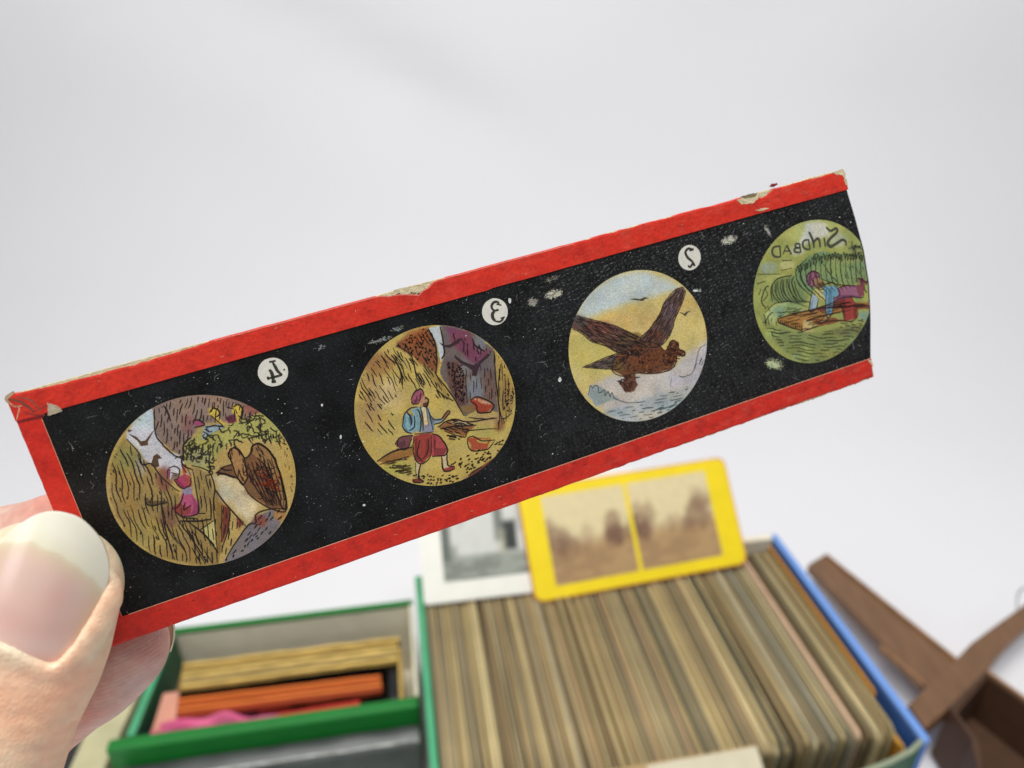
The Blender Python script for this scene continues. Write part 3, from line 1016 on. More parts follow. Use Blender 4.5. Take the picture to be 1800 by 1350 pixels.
# ---------------- printed pictures
CEN = {4: (19.2, -18.85), 3: (54.15, -18.55), 2: (89.0, -19.1), 1: (123.7, -19.2)}
RAD = 12.5
CROP = {4: (170, 660, 1466 / 380), 3: (610, 560, 1350 / 320), 2: (980, 460, 1305 / 290), 1: (1280, 370, 1303 / 280)}


def cuv(k, p):
    x0, y0, s = CROP[k]
    return uv(x0 + p[0] / s, y0 + p[1] / s)


def poly_sd(P, poly):
    """signed distance of points to polygon, negative inside"""
    n = len(poly)
    d = np.full(len(P), 1e9)
    ins = np.zeros(len(P), bool)
    for i in range(n):
        a = np.array(poly[i]); b = np.array(poly[(i + 1) % n])
        e = b - a
        w_ = P - a
        t = np.clip((w_ @ e) / (e @ e + 1e-12), 0, 1)
        d = np.minimum(d, np.linalg.norm(w_ - t[:, None] * e, axis=1))
        c1 = (a[1] <= P[:, 1]) & (b[1] > P[:, 1]); c2 = (a[1] > P[:, 1]) & (b[1] <= P[:, 1])
        cr_ = e[0] * w_[:, 1] - e[1] * w_[:, 0]
        ins ^= (c1 & (cr_ > 0)) | (c2 & (cr_ < 0))
    return np.where(ins, -d, d)


def noise2(P, sc, seed):
    rs = np.random.RandomState(seed)
    G = rs.rand(64, 64)
    Q = P * sc + rs.rand(2) * 30
    I = np.floor(Q).astype(int); Fq = Q - I
    Fq = Fq * Fq * (3 - 2 * Fq)
    g = lambda a, b: G[(I[:, 0] + a) % 64, (I[:, 1] + b) % 64]
    return (g(0, 0) * (1 - Fq[:, 0]) + g(1, 0) * Fq[:, 0]) * (1 - Fq[:, 1]) + (g(0, 1) * (1 - Fq[:, 0]) + g(1, 1) * Fq[:, 0]) * Fq[:, 1]


print_pic = M('printed_picture', vcol=True, rough=.40, var=.26, vscale=5200, spec=.35, detail=2, bump=.1, bscale=3000)
GAIN = .82


class Picture:
    def __init__(s, k, base, label):
        s.k = k
        s.c = np.array(CEN[k])
        NR, NT = 96, 380
        r = np.concatenate([[0.0], np.linspace(RAD / NR, RAD, NR)])
        th = np.linspace(0, 2 * np.pi, NT, endpoint=False)
        P = [s.c]
        for rr_ in r[1:]:
            P += [s.c + rr_ * np.array([math.cos(t), math.sin(t)]) for t in th]
        s.P = np.array(P)
        if k == 1:
            lim = np.array([right_edge(v) - .42 for v in s.P[:, 1]])
            s.P[:, 0] = np.minimum(s.P[:, 0], lim)
        s.faces = [(0, 1 + j, 1 + (j + 1) % NT) for j in range(NT)]
        for i in range(NR - 1):
            for j in range(NT):
                a = 1 + i * NT + j; b = 1 + i * NT + (j + 1) % NT
                s.faces.append((a, a + NT, b + NT, b))
        s.col = np.tile(np.array(base, float), (len(s.P), 1))
        s.ink = MB()
        s.nf = 0
        s.label = label
        s.rng = random.Random(k * 13)

    def paint(s, poly, col, soft=.12, op=1.0, wob=.15, crop=True):
        if soft <= .065 and crop:
            s.nf += 1
            s.fill(poly, s.tone(col), .040 + .0004 * s.nf)
            return
        if crop:
            poly = [cuv(s.k, p) for p in poly]
        d = poly_sd(s.P, poly) + wob * 2 * (noise2(s.P, 1.3, len(poly) + int(col[0])) - .5)
        a = np.clip(.5 - d / (2 * soft), 0, 1)
        a = (a * a * (3 - 2 * a) * op)[:, None]
        s.col = s.col * (1 - a) + np.array(col, float) * a

    def tone(s, c):
        c = np.array(c, float)
        c = c * .88 + c.mean() * .12 + 5
        l_ = np.array(lin(c)) * GAIN
        return [255 * (12.92 * v if v <= .0031308 else 1.055 * v ** (1 / 2.4) - .055) for v in l_]

    def blob(s, c, r, col, op=.8, soft=.5):
        soft = max(soft, .07) if r[0] > 45 else soft
        x0, y0, sc = CROP[s.k]
        n = 14
        s.paint([(c[0] + r[0] * math.cos(t * 6.283 / n), c[1] + r[1] * math.sin(t * 6.283 / n)) for t in range(n)], col, soft, op)

    def inside(s, p, m=.15):
        q_ = (p[0] - s.c[0], p[1] - s.c[1])
        if s.k == 1 and p[0] > right_edge(p[1]) - .5:
            return False
        return math.hypot(*q_) < RAD - m

    def line(s, pts, w_=.17, col=(38, 28, 22), smooth=True, jit=.03, z=.062):
        q_ = [cuv(s.k, p) for p in pts]
        if smooth:
            q_ = crs(q_, 4)
        q_ = [(p[0] + s.rng.gauss(0, jit), p[1] + s.rng.gauss(0, jit)) for p in q_]
        seg = []
        for p in q_ + [None]:
            if p and s.inside(p):
                seg.append(p)
            else:
                if len(seg) > 1:
                    ribbon(s.ink, seg, w_ * 1.12 * s.rng.uniform(.75, 1.25), z, lin(tuple(max(4, v - 8) for v in col)))
                seg = []

    def outline(s, pts, w_=.17, col=(38, 28, 22)):
        s.line(list(pts) + [pts[0]], w_, col)

    def fill(s, poly, col, z=.058):
        """crisp printed shape"""
        q_ = [cuv(s.k, p) for p in poly]
        if not all(s.inside(p, .02) for p in q_):
            q_ = [p if s.inside(p, .02) else (s.c[0] + (p[0] - s.c[0]) / math.hypot(p[0] - s.c[0], p[1] - s.c[1]) * (RAD - .05), s.c[1] + (p[1] - s.c[1]) / math.hypot(p[0] - s.c[0], p[1] - s.c[1]) * (RAD - .05)) if math.hypot(p[0] - s.c[0], p[1] - s.c[1]) > RAD - .05 else p for p in q_]
        tri = tessellate_polygon([[Vector((p[0], p[1], 0)) for p in q_]])
        s.ink.add([(p[0] * MM, p[1] * MM, z * MM) for p in q_], [tuple(t) for t in tri], lin(col))

    def hatch(s, poly, d, n, ln, w_=.14, col=(38, 28, 22), bend=.3, z=.062):
        """strokes inside a crop-pixel polygon along direction d"""
        xs = [p[0] for p in poly]; ys = [p[1] for p in poly]
        l = math.hypot(*d)
        d = (d[0] / l, d[1] / l)
        made = tries = 0
        pp = [np.array(p, float) for p in poly]
        while made < n and tries < n * 12:
            tries += 1
            c = (s.rng.uniform(min(xs), max(xs)), s.rng.uniform(min(ys), max(ys)))
            if poly_sd(np.array([c]), pp)[0] > -3:
                continue
            L_ = s.rng.uniform(*ln)
            nb = max(3, int(L_ / 16))
            off = 0
            pts = []
            for i in range(nb + 1):
                t = (i / nb - .5) * L_
                off += s.rng.gauss(0, bend * 6)
                pts.append((c[0] + d[0] * t - d[1] * off, c[1] + d[1] * t + d[0] * off))
            pts = [p for p in pts if poly_sd(np.array([p]), pp)[0] < 2]
            if len(pts) > 1:
                s.line(pts, w_, col, z=z)
                made += 1

    def flow(s, poly, d, gap, ln, brk, w_=.15, col=(38, 28, 22), amp=8, z=.062, fan=0.0):
        """engraver's lines: evenly spaced sinuous strokes, broken into dashes, kept inside the polygon"""
        l = math.hypot(*d)
        d = np.array((d[0] / l, d[1] / l)); nn = np.array((-d[1], d[0]))
        P_ = np.array(poly, float)
        c0 = P_.mean(0)
        a = (P_ - c0) @ nn; t = (P_ - c0) @ d
        q_ = a.min() + gap * .5
        f1, f2 = s.rng.uniform(.010, .018), s.rng.uniform(.028, .045)
        while q_ < a.max():
            ph = s.rng.uniform(-.7, .7)
            tt_ = np.arange(t.min(), t.max(), 13.0)
            offs = amp * np.sin(tt_ * f1 + q_ * .012 + ph) + amp * .45 * np.sin(tt_ * f2 + q_ * .03 + ph * 2) + np.array([s.rng.gauss(0, .9) for _ in tt_])
            pts = c0 + tt_[:, None] * d + (q_ + offs + fan * q_ * (tt_ - t.min()) / (t.max() - t.min()))[:, None] * nn
            ok = poly_sd(pts, P_) < -1
            run = []
            left = s.rng.uniform(*ln) * s.rng.random()
            on = s.rng.random() < .6
            for p_, k_ in zip(pts, ok):
                if on and k_:
                    run.append(tuple(p_))
                if (not k_ or not on) and len(run) > 1:
                    s.line(run, w_ * s.rng.uniform(.75, 1.15), col, smooth=False, z=z, jit=.015)
                    run = []
                elif not k_ or not on:
                    run = []
                left -= 13
                if left <= 0:
                    on = not on
                    left = s.rng.uniform(*(ln if on else brk))
            if len(run) > 1:
                s.line(run, w_, col, smooth=False, z=z, jit=.015)
            q_ += gap * s.rng.uniform(.75, 1.3)

    def scribble(s, poly, n, r, w_=.13, col=(38, 28, 22)):
        xs = [p[0] for p in poly]; ys = [p[1] for p in poly]
        pp = [np.array(p, float) for p in poly]
        made = tries = 0
        while made < n and tries < n * 12:
            tries += 1
            c = [s.rng.uniform(min(xs), max(xs)), s.rng.uniform(min(ys), max(ys))]
            if poly_sd(np.array([c]), pp)[0] > -2:
                continue
            a = s.rng.uniform(0, 6.28)
            pts = []
            for i in range(s.rng.randint(3, 6)):
                pts.append(tuple(c))
                a += s.rng.uniform(-1.5, 1.5)
                c = [c[0] + r * math.cos(a), c[1] + r * math.sin(a) * .8]
            s.line(pts, w_, col)
            made += 1

    def dots(s, poly, n, r=(3, 7), col=(48, 32, 22)):
        s.hatch(poly, (1, -.4), n, (r[0] * 2, r[1] * 2.4), .2, col, .1)

    def build(s):
        # watercolour mottling of the print
        s.col *= (1 + .12 * (noise2(s.P, .5, 3) - .5) + .06 * (noise2(s.P, 2.2, 4) - .5) + .10 * (noise2(s.P, 7, 6) - .5))[:, None]
        warm = (noise2(s.P, .6, 9) - .5)[:, None]
        s.col += warm * np.array([10, 2, -12])
        s.col = s.col * .88 + s.col.mean(1, keepdims=True) * .12 + 5
        s.col = np.clip(s.col, 4, 250)
        c = s.col / 255
        c = np.where(c <= .04045, c / 12.92, ((c + .055) / 1.055) ** 2.4) * GAIN
        vs = [(p[0] * MM, p[1] * MM, .035 * MM) for p in s.P]
        o = mesh_obj('picture', vs, s.faces, print_pic, sl, c)
        o['label'] = s.label
        s.ink.build('ink_lines', ink_m, o)
        return o


# --- picture nearest the thumb: cliffs, nest and a brooding bird
p = Picture(4, (196, 164, 88), 'round picture of a rocky cliff, a nest and a large brown bird')
sky = ((200, 380), (370, 215), (400, 400), (470, 500), (590, 550), (590, 620), (510, 690), (450, 640), (370, 610), (290, 520), (200, 430))
p.paint(sky, (206, 206, 214)); p.blob((300, 290), (90, 70), (188, 212, 216), .8, .8)
rock = ((370, 190), (450, 150), (800, 80), (1010, 130), (1170, 260), (1100, 280), (900, 310), (700, 330), (640, 420), (580, 545), (500, 505), (400, 400), (385, 260))
p.paint(rock, (150, 122, 106)); p.blob((1070, 220), (80, 60), (146, 82, 74), .8); p.blob((620, 330), (40, 60), (150, 84, 84), .6); p.blob((800, 160), (90, 40), (176, 132, 104), .5)
cliff = ((190, 420), (290, 540), (370, 620), (440, 700), (560, 800), (590, 960), (700, 1290), (400, 1230), (200, 1080), (90, 850), (90, 600))
p.paint(cliff, (166, 136, 72)); p.blob((200, 560), (90, 90), (146, 142, 74), .8, .9); p.blob((350, 1080), (160, 110), (188, 166, 78), .6, 1); p.blob((460, 700), (50, 90), (140, 76, 62), .8); p.blob((480, 960), (60, 80), (132, 84, 66), .7)
p.blob((300, 620), (36, 60), (168, 166, 160), .7); p.blob((650, 1150), (70, 100), (176, 136, 70), .7)
pil = ((640, 610), (760, 660), (800, 820), (830, 1290), (700, 1290), (560, 980), (690, 940), (690, 800))
p.paint(pil, (164, 134, 70)); p.paint(((850, 870), (910, 900), (890, 1060), (850, 1130)), (128, 54, 34)); p.paint(((950, 950), (1000, 990), (960, 1060)), (140, 60, 40)); p.paint(((800, 770), (860, 830), (840, 1200), (825, 1270)), (150, 112, 50))
nest = ((640, 430), (700, 380), (900, 330), (1130, 250), (1250, 370), (1260, 460), (1000, 430), (900, 450), (800, 560), (760, 650), (600, 590), (590, 470))
p.paint(nest, (178, 172, 84)); p.blob((690, 560), (90, 60), (150, 150, 120), .6)
p.paint(((790, 690), (900, 650), (1000, 760), (1110, 880), (1030, 1000), (900, 870)), (228, 206, 158), .6); p.blob((870, 800), (50, 60), (210, 205, 175), .7)
p.blob((1280, 620), (60, 190), (206, 170, 84), .9, .6); p.blob((1150, 560), (200, 110), (202, 168, 84), .6, .8)
vb = ((810, 660), (880, 610), (920, 600), (890, 530), (930, 490), (980, 530), (1010, 560), (1050, 520), (1060, 475), (1110, 465), (1190, 540), (1240, 660), (1290, 900), (1200, 910), (1050, 820), (980, 720), (920, 680))
p.paint(vb, (128, 82, 46)); p.blob((1175, 690), (55, 60), (140, 48, 28), .7, .3); p.blob((1060, 790), (60, 40), (140, 100, 48), .5)
lob1 = ((893, 540), (905, 500), (940, 488), (985, 530), (1010, 600), (1020, 690), (990, 740), (955, 690), (925, 620))
lob2 = ((1045, 520), (1060, 475), (1110, 462), (1190, 540), (1240, 660), (1285, 860), (1260, 900), (1210, 760), (1150, 620), (1090, 560))
p.paint(lob1, (176, 126, 66), .06); p.paint(lob2, (158, 114, 58), .06); p.paint(((812, 665), (840, 620), (880, 608), (930, 615), (940, 680), (900, 690), (860, 668)), (120, 76, 40), .06); p.blob((955, 620), (22, 60), (116, 56, 36), .7, .2)
S = .05
p.paint(((575, 800), (645, 795), (697, 880), (686, 946), (590, 957), (512, 912), (566, 872)), (196, 78, 122), S); p.paint(((640, 810), (692, 880), (684, 940), (640, 946), (660, 880)), (164, 54, 98), S); p.paint(((510, 892), (560, 862), (640, 915), (590, 950), (530, 934)), (150, 58, 42), S); p.paint(((590, 905), (640, 885), (640, 935), (590, 955)), (160, 56, 60), S)
p.paint(((578, 762), (636, 745), (650, 790), (640, 806), (580, 806)), (150, 138, 164), S)
p.paint(((522, 712), (560, 690), (600, 660), (640, 688), (645, 752), (578, 770)), (186, 54, 90), S); p.paint(((528, 716), (548, 704), (596, 752), (574, 768)), (140, 36, 70), S); p.paint(((600, 664), (640, 690), (644, 748), (616, 756), (606, 700)), (178, 70, 54), S)
p.paint(((574, 606), (592, 600), (612, 656), (600, 672), (584, 660)), (190, 84, 60), S); p.paint(((600, 660), (640, 648), (656, 640), (662, 655), (640, 672), (612, 676)), (196, 156, 116), S)
p.paint(((478, 672), (486, 634), (516, 616), (548, 622), (562, 648), (556, 668), (516, 660), (500, 704)), (206, 206, 210), S); p.paint(((476, 672), (486, 640), (502, 632), (496, 704)), (150, 60, 100), S); p.paint(((514, 662), (556, 668), (552, 694), (530, 708), (506, 700)), (132, 110, 96), S)
rk2 = ((860, 1260), (960, 1110), (1030, 1010), (1080, 960), (1190, 910), (1290, 910), (1220, 1050), (1090, 1190), (900, 1270))
p.paint(rk2, (126, 116, 118)); p.blob((1110, 985), (50, 40), (156, 70, 50), .8, .3); p.blob((1240, 940), (40, 50), (196, 130, 52), .8, .3)
p.paint(((700, 1040), (790, 980), (820, 1190), (750, 1090)), (206, 194, 116), .1)
for c in ((800, 250), (952, 232)):
    p.blob(c, (38, 38), (222, 190, 62), 1, .1)
p.paint(((770, 270), (810, 260), (870, 330), (850, 350), (800, 300)), (216, 180, 60), .06); p.paint(((940, 250), (985, 240), (980, 310), (950, 310)), (216, 180, 64), .06)
p.paint(((860, 280), (940, 260), (950, 310), (890, 330)), (112, 36, 60), .08); p.paint(((650, 310), (700, 300), (730, 330), (680, 345)), (170, 62, 108), .06); p.paint(((730, 340), (840, 330), (870, 350), (780, 390), (710, 440)), (150, 170, 186), .06)
D = (42, 32, 26)
for l in (((385, 200), (390, 300), (400, 400), (440, 460), (500, 520), (545, 548), (580, 545)), ((450, 190), (480, 250), (500, 310)), ((200, 430), (290, 530), (300, 600), (370, 600), (440, 690), (560, 790)), ((585, 545), (580, 600), (650, 640)),
          ((640, 610), (760, 650), (800, 770), (790, 900), (830, 1280)), ((650, 640), (690, 860), (690, 930)), ((690, 935), (740, 935)), ((560, 985), (690, 985), (780, 975)), ((560, 990), (700, 1190), (750, 1290)), ((620, 990), (740, 1090), (820, 1200)),
          ((700, 1050), (790, 985)), ((720, 1060), (800, 1150)), ((690, 970), (590, 960), (530, 920)), ((800, 770), (900, 900), (1010, 1020)), ((850, 880), (845, 1130)), ((905, 900), (890, 1050), (850, 1170)), ((870, 1250), (950, 1120), (1030, 1010), (1080, 1000), (1080, 940), (1180, 905), (1290, 905)),
          ((640, 420), (590, 470), (590, 580)), ((440, 900), (470, 1060), (530, 1270)), ((470, 1010), (600, 1190)), ((760, 660), (770, 640), (760, 590))):
    p.line(l, .2, D)
p.outline(vb, .26, (48, 28, 18)); p.outline(lob1, .24, (48, 28, 18)); p.line(lob2, .24, (48, 28, 18))
p.line(((815, 672), (850, 665), (935, 692)), .34, (40, 20, 14)); p.line(((840, 625), (870, 640), (920, 640)), .18, D); p.line(((815, 660), (835, 650)), .3, (40, 20, 14))
for i in range(9):
    o_ = i * 26
    p.line(((1000 + o_, 600 - i * 6), (1030 + o_, 680 - i * 2), (1090 + o_ * .85, 780 + i * 4), (1160 + o_ * .5, 880)), .16, (46, 24, 14))
p.hatch(((1000, 600), (1120, 580), (1230, 720), (1260, 880), (1180, 890), (1050, 810), (1000, 720)), (.45, 1), 34, (20, 60), .13, (46, 24, 14), .5)
p.scribble(((1020, 620), (1150, 600), (1230, 720), (1240, 860), (1150, 860), (1050, 780)), 24, 18, .11, (50, 24, 14))
p.scribble(((1110, 640), (1220, 640), (1230, 780), (1120, 760)), 22, 18, .2, (150, 64, 26))
p.hatch(lob1, (.25, 1), 12, (20, 60), .13, (66, 36, 20)); p.hatch(lob2, (.45, 1), 16, (20, 60), .13, (66, 36, 20))
p.scribble(nest, 95, 20, .16, (58, 52, 36))
p.hatch(((600, 470), (880, 460), (760, 600), (600, 580)), (-.1, 1), 26, (30, 80), .15, (60, 56, 44))
p.hatch(((1000, 400), (1240, 380), (1260, 480), (1000, 440)), (.3, 1), 18, (20, 60), .15, (60, 52, 36))
p.flow(cliff, (.27, 1), 31, (110, 340), (14, 50), .16, D, 11); p.hatch(cliff, (.3, 1), 26, (10, 30), .13, D, .3)
p.blob((610, 782), (26, 18), (150, 134, 160), .9, .06)
p.flow(rock, (-.16, 1), 24, (24, 120), (14, 40), .15, D, 7)
p.flow(pil, (.12, 1), 26, (60, 200), (20, 60), .15, D, 5)
p.hatch(rk2, (.5, -.6), 34, (14, 40), .16, D)
p.flow(((700, 1290), (540, 1000), (640, 1010), (800, 1280)), (.52, 1), 22, (80, 220), (10, 40), .15, D, 4)
p.flow(((840, 860), (1000, 1010), (850, 1260), (830, 1250)), (-.1, 1), 24, (40, 120), (16, 40), .15, D, 4)
p.hatch(((1240, 420), (1330, 600), (1330, 800), (1260, 700)), (.2, 1), 10, (10, 30), .1, (130, 100, 50))
for b in (((212, 392), (270, 415), (300, 445), (330, 440), (395, 360), (345, 450), (350, 470), (300, 478), (275, 440)), ((372, 590), (385, 545), (410, 530), (445, 560), (415, 565), (425, 615), (395, 625), (370, 610)), ((270, 285), (310, 305), (285, 300)), ((210, 365), (245, 372), (215, 385))):
    p.fill(b, (82, 56, 34), .060)
p.fill(((325, 840), (345, 825), (360, 850), (480, 850), (470, 870), (380, 880), (350, 885)), (92, 74, 40), .060); p.line(((330, 825), (350, 880), (480, 860)), .2, D); p.line(((380, 820), (360, 860)), .2, D); p.line(((440, 870), (470, 1000)), .15, D)
for l in (((478, 700), (484, 640), (516, 616), (550, 622), (562, 650), (550, 698), (520, 708)), ((505, 660), (556, 668)), ((530, 676), (545, 678)), ((525, 710), (580, 765), (635, 740), (640, 690)), ((575, 605), (605, 660)), ((600, 600), (640, 680)), ((590, 800), (560, 880), (515, 905)), ((690, 880), (680, 940), (590, 955)), ((600, 860), (590, 910), (640, 880))):
    p.line(l, .16, (60, 20, 30))
for l in (((765, 250), (790, 222), (820, 230), (835, 260), (810, 280)), ((775, 270), (860, 340)), ((800, 180), (795, 225)), ((825, 200), (820, 230)), ((880, 215), (930, 225)), ((925, 215), (960, 195), (990, 230), (980, 300)), ((940, 230), (950, 260)), ((650, 310), (690, 300), (730, 335), (660, 350)), ((735, 350), (800, 340), (870, 350)), ((720, 380), (750, 400), (740, 430))):
    p.line(l, .2, (46, 34, 20))
p.build()

# --- second picture from the thumb: a turbaned man walking in a rocky valley
p = Picture(3, (204, 176, 86), 'round picture of a turbaned man walking in a rocky valley')
p.blob((300, 560), (150, 110), (214, 186, 146), .55, 1.2); p.blob((180, 520), (80, 200), (176, 138, 76), .7, 1.0); p.blob((230, 330), (120, 80), (160, 108, 60), .75, .9); p.blob((170, 720), (90, 120), (180, 140, 86), .6, 1); p.blob((430, 420), (70, 150), (198, 170, 80), .7, .8)
br = ((370, 170), (600, 60), (640, 130), (665, 250), (680, 330), (655, 410), (570, 350), (480, 280), (360, 210))
p.paint(br, (146, 82, 40), .4); p.blob((520, 130), (90, 60), (160, 76, 34), .6); p.paint(((560, 360), (640, 380), (700, 480), (780, 600), (740, 600), (640, 470)), (172, 140, 62), .3)
p.paint(((605, 70), (690, 45), (725, 250), (695, 320), (665, 180)), (196, 206, 206), .06)
gr = ((690, 50), (810, 60), (960, 120), (1080, 220), (1095, 300), (1125, 600), (1140, 710), (1000, 640), (880, 725), (820, 650), (760, 520), (690, 400), (725, 260))
p.paint(gr, (112, 98, 96)); p.paint(((740, 60), (900, 90), (960, 220), (1065, 240), (950, 340), (850, 260), (770, 180)), (126, 62, 88), .3); p.paint(((725, 310), (860, 330), (880, 640), (820, 640), (760, 510)), (104, 68, 60), .3); p.blob((950, 520), (60, 110), (124, 130, 136), .8, .4); p.blob((1060, 500), (50, 130), (116, 84, 70), .8, .5); p.blob((990, 170), (40, 70), (126, 132, 138), .7, .3); p.blob((860, 370), (36, 60), (130, 134, 140), .6)
rc = ((1088, 240), (1190, 340), (1260, 600), (1190, 760), (1120, 830), (1110, 500))
p.paint(rc, (184, 152, 72)); p.blob((1180, 560), (40, 120), (150, 110, 56), .6); p.blob((1130, 780), (40, 60), (132, 80, 50), .7)
p.paint(((230, 1060), (340, 980), (490, 940), (490, 1020), (300, 1090)), (160, 108, 48), .2); p.blob((390, 1110), (120, 50), (190, 186, 82), .8, .5); p.blob((980, 860), (110, 60), (186, 172, 80), .6, .6)
p.paint(((830, 1230), (930, 1140), (1080, 1040), (1210, 890), (1170, 1050), (1020, 1190), (850, 1240)), (128, 62, 40), .12); p.blob((900, 1190), (40, 20), (170, 110, 90), .6)
p.blob((1050, 740), (120, 40), (186, 150, 110), .6); p.blob((900, 670), (60, 30), (150, 110, 50), .8, .3)
rks = ((670, 805), (780, 745), (900, 760), (960, 790), (870, 870), (760, 850))
p.paint(rks, (156, 98, 52), .12); p.paint(((760, 770), (860, 745), (960, 790), (840, 800)), (206, 174, 130), .1)
for bp2, c in ((((915, 605), (975, 580), (1085, 640), (1060, 690), (970, 695)), (176, 62, 34)), (((893, 890), (940, 880), (1070, 890), (1040, 960), (930, 975)), (182, 76, 38))):
    p.paint(bp2, c, .08)
p.paint(((935, 595), (980, 590), (1070, 635), (1000, 630)), (214, 150, 110), .08); p.paint(((950, 900), (1060, 890), (1040, 930), (980, 920)), (200, 170, 70), .08)
# the man
S = .05
p.paint(((440, 690), (500, 650), (560, 650), (600, 680), (650, 800), (620, 850), (500, 860), (470, 800)), (196, 160, 96), S)
p.paint(((405, 790), (430, 700), (470, 670), (510, 670), (545, 730), (540, 820), (470, 850), (420, 830)), (126, 172, 184), S); p.paint(((440, 690), (470, 670), (500, 720), (460, 720)), (190, 160, 70), S); p.paint(((500, 740), (540, 740), (530, 820), (490, 800)), (90, 130, 146), .1)
p.paint(((500, 665), (545, 652), (565, 730), (562, 835), (520, 840), (515, 740)), (118, 158, 164), S); p.paint(((585, 650), (605, 660), (650, 800), (640, 830), (612, 790)), (118, 150, 158), S); p.paint(((548, 660), (585, 650), (606, 790), (566, 830)), (220, 198, 146), S)
p.paint(((595, 690), (640, 740), (700, 740), (745, 690), (760, 700), (710, 765), (640, 780), (610, 760)), (142, 156, 164), S); p.paint(((700, 735), (740, 685), (762, 695), (720, 750)), (150, 92, 60), S)
p.paint(((560, 790), (630, 780), (645, 840), (560, 845)), (142, 140, 160), S)
p.paint(((475, 600), (500, 545), (545, 522), (570, 570), (540, 620), (490, 635)), (166, 78, 100), S); p.paint(((540, 598), (586, 572), (598, 600), (602, 612), (580, 650), (545, 648)), (196, 140, 96), S); p.paint(((562, 628), (602, 614), (600, 642), (580, 660), (562, 652)), (86, 50, 32), S); p.line(((575, 598), (588, 594)), .16, (40, 26, 20))
p.paint(((495, 870), (620, 845), (630, 1000), (560, 1075), (500, 1050)), (166, 52, 38), S); p.paint(((530, 850), (610, 845), (600, 900), (540, 900)), (196, 80, 100), .2); p.paint(((625, 850), (690, 880), (748, 970), (720, 1010), (630, 1020)), (184, 62, 62), S); p.blob((670, 900), (30, 40), (206, 96, 110), .7, .3)
p.paint(((352, 930), (400, 875), (490, 865), (450, 960), (400, 972)), (122, 62, 66), S)
p.paint(((505, 1065), (545, 1070), (532, 1185), (512, 1185)), (212, 186, 138), S); p.paint(((700, 1020), (740, 995), (745, 1090), (790, 1105), (720, 1115)), (212, 186, 138), S)
p.paint(((488, 1190), (540, 1180), (572, 1205), (500, 1215)), (140, 40, 32), S); p.paint(((718, 1112), (800, 1090), (800, 1115), (722, 1138)), (168, 50, 38), S)
for q_, c_ in ((((405, 790), (425, 720), (440, 740), (430, 800), (460, 840), (430, 830)), (96, 140, 152)), (((455, 740), (480, 700), (490, 760), (470, 810)), (86, 124, 138)), (((500, 900), (520, 880), (520, 1000), (550, 1060), (505, 1040)), (128, 36, 28)), (((585, 900), (610, 880), (612, 980), (580, 1040)), (138, 40, 32)),
              (((650, 960), (740, 960), (720, 1006), (640, 1014)), (146, 44, 46)), (((640, 860), (660, 870), (655, 960), (635, 960)), (150, 46, 48)), (((480, 610), (540, 590), (540, 618), (495, 632)), (132, 56, 78)), (((600, 700), (620, 730), (650, 760), (640, 780), (612, 760)), (98, 116, 130)), (((365, 930), (430, 900), (440, 940), (400, 968)), (92, 44, 52)), (((548, 690), (560, 690), (575, 800), (562, 820)), (176, 140, 96))):
    p.paint(q_, c_, S)
K = (40, 26, 20)
for l in (((475, 600), (500, 545), (550, 522), (572, 570)), ((475, 605), (490, 635), (540, 625)), ((575, 580), (602, 600), (595, 650), (570, 655)), ((410, 800), (425, 710), (470, 665), (520, 655)), ((410, 800), (440, 840), (480, 850)), ((520, 670), (550, 740), (540, 840)), ((590, 660), (640, 745), (700, 740), (745, 685), (760, 700), (700, 765), (640, 785)), ((545, 655), (562, 740), (562, 835)), ((585, 652), (604, 790)), ((610, 700), (640, 830)),
          ((497, 870), (490, 960), (510, 1050), (560, 1075), (620, 1010), (622, 860)), ((540, 900), (520, 1000), (560, 1060)), ((600, 900), (600, 980), (560, 1040)), ((625, 850), (690, 880), (745, 970), (720, 1012), (630, 1020)), ((650, 900), (650, 980)), ((500, 860), (640, 840)), ((355, 930), (400, 878), (490, 865)), ((365, 965), (420, 970), (455, 950), (480, 890)), ((380, 900), (370, 950)),
          ((508, 1068), (512, 1180)), ((545, 1070), (532, 1180), (570, 1205)), ((488, 1190), (500, 1215), (570, 1210)), ((702, 1020), (720, 1130), (800, 1112)), ((740, 995), (746, 1085), (800, 1095)), ((440, 690), (470, 730), (480, 790)), ((500, 720), (500, 800), (460, 830))):
    p.line(l, .19, K)
p.hatch(((480, 600), (560, 540), (560, 600), (500, 630)), (.4, -1), 7, (25, 45), .12, (110, 40, 60), .1)
for l in (((600, 75), (640, 140), (665, 260), (660, 420)), ((690, 60), (720, 240), (700, 300)), ((660, 420), (760, 540), (870, 720)), ((620, 460), (700, 560), (790, 610)), ((370, 200), (480, 280), (520, 440), (570, 510)), ((1088, 240), (1100, 420), (1130, 700), (1120, 820)), ((1140, 340), (1120, 560), (1150, 740), (1240, 680)), ((220, 1060), (340, 985), (480, 955)), ((240, 1080), (460, 1020)), ((830, 1225), (930, 1140), (1080, 1040), (1190, 905)),
          ((670, 805), (780, 745), (900, 765), (1110, 735)), ((690, 820), (780, 800), (960, 790)), ((720, 830), (870, 880), (900, 830), (1110, 815)), ((900, 730), (1000, 745), (1100, 735)), ((915, 605), (975, 580), (1085, 635), (1060, 690), (970, 695), (960, 650), (920, 610)), ((893, 890), (900, 950), (940, 980), (1040, 965), (1090, 910)), ((893, 890), (930, 870), (1000, 905), (1100, 900)), ((930, 150), (950, 200), (1020, 240)), ((890, 190), (900, 280)), ((330, 270), (400, 390), (410, 490)), ((880, 420), (890, 620)), ((790, 450), (810, 600))):
    p.line(l, .2, K)
p.flow(((80, 560), (110, 420), (330, 180), (430, 270), (480, 440), (400, 560), (330, 620), (180, 700)), (.52, .85), 25, (60, 220), (20, 70), .15, K, 9)
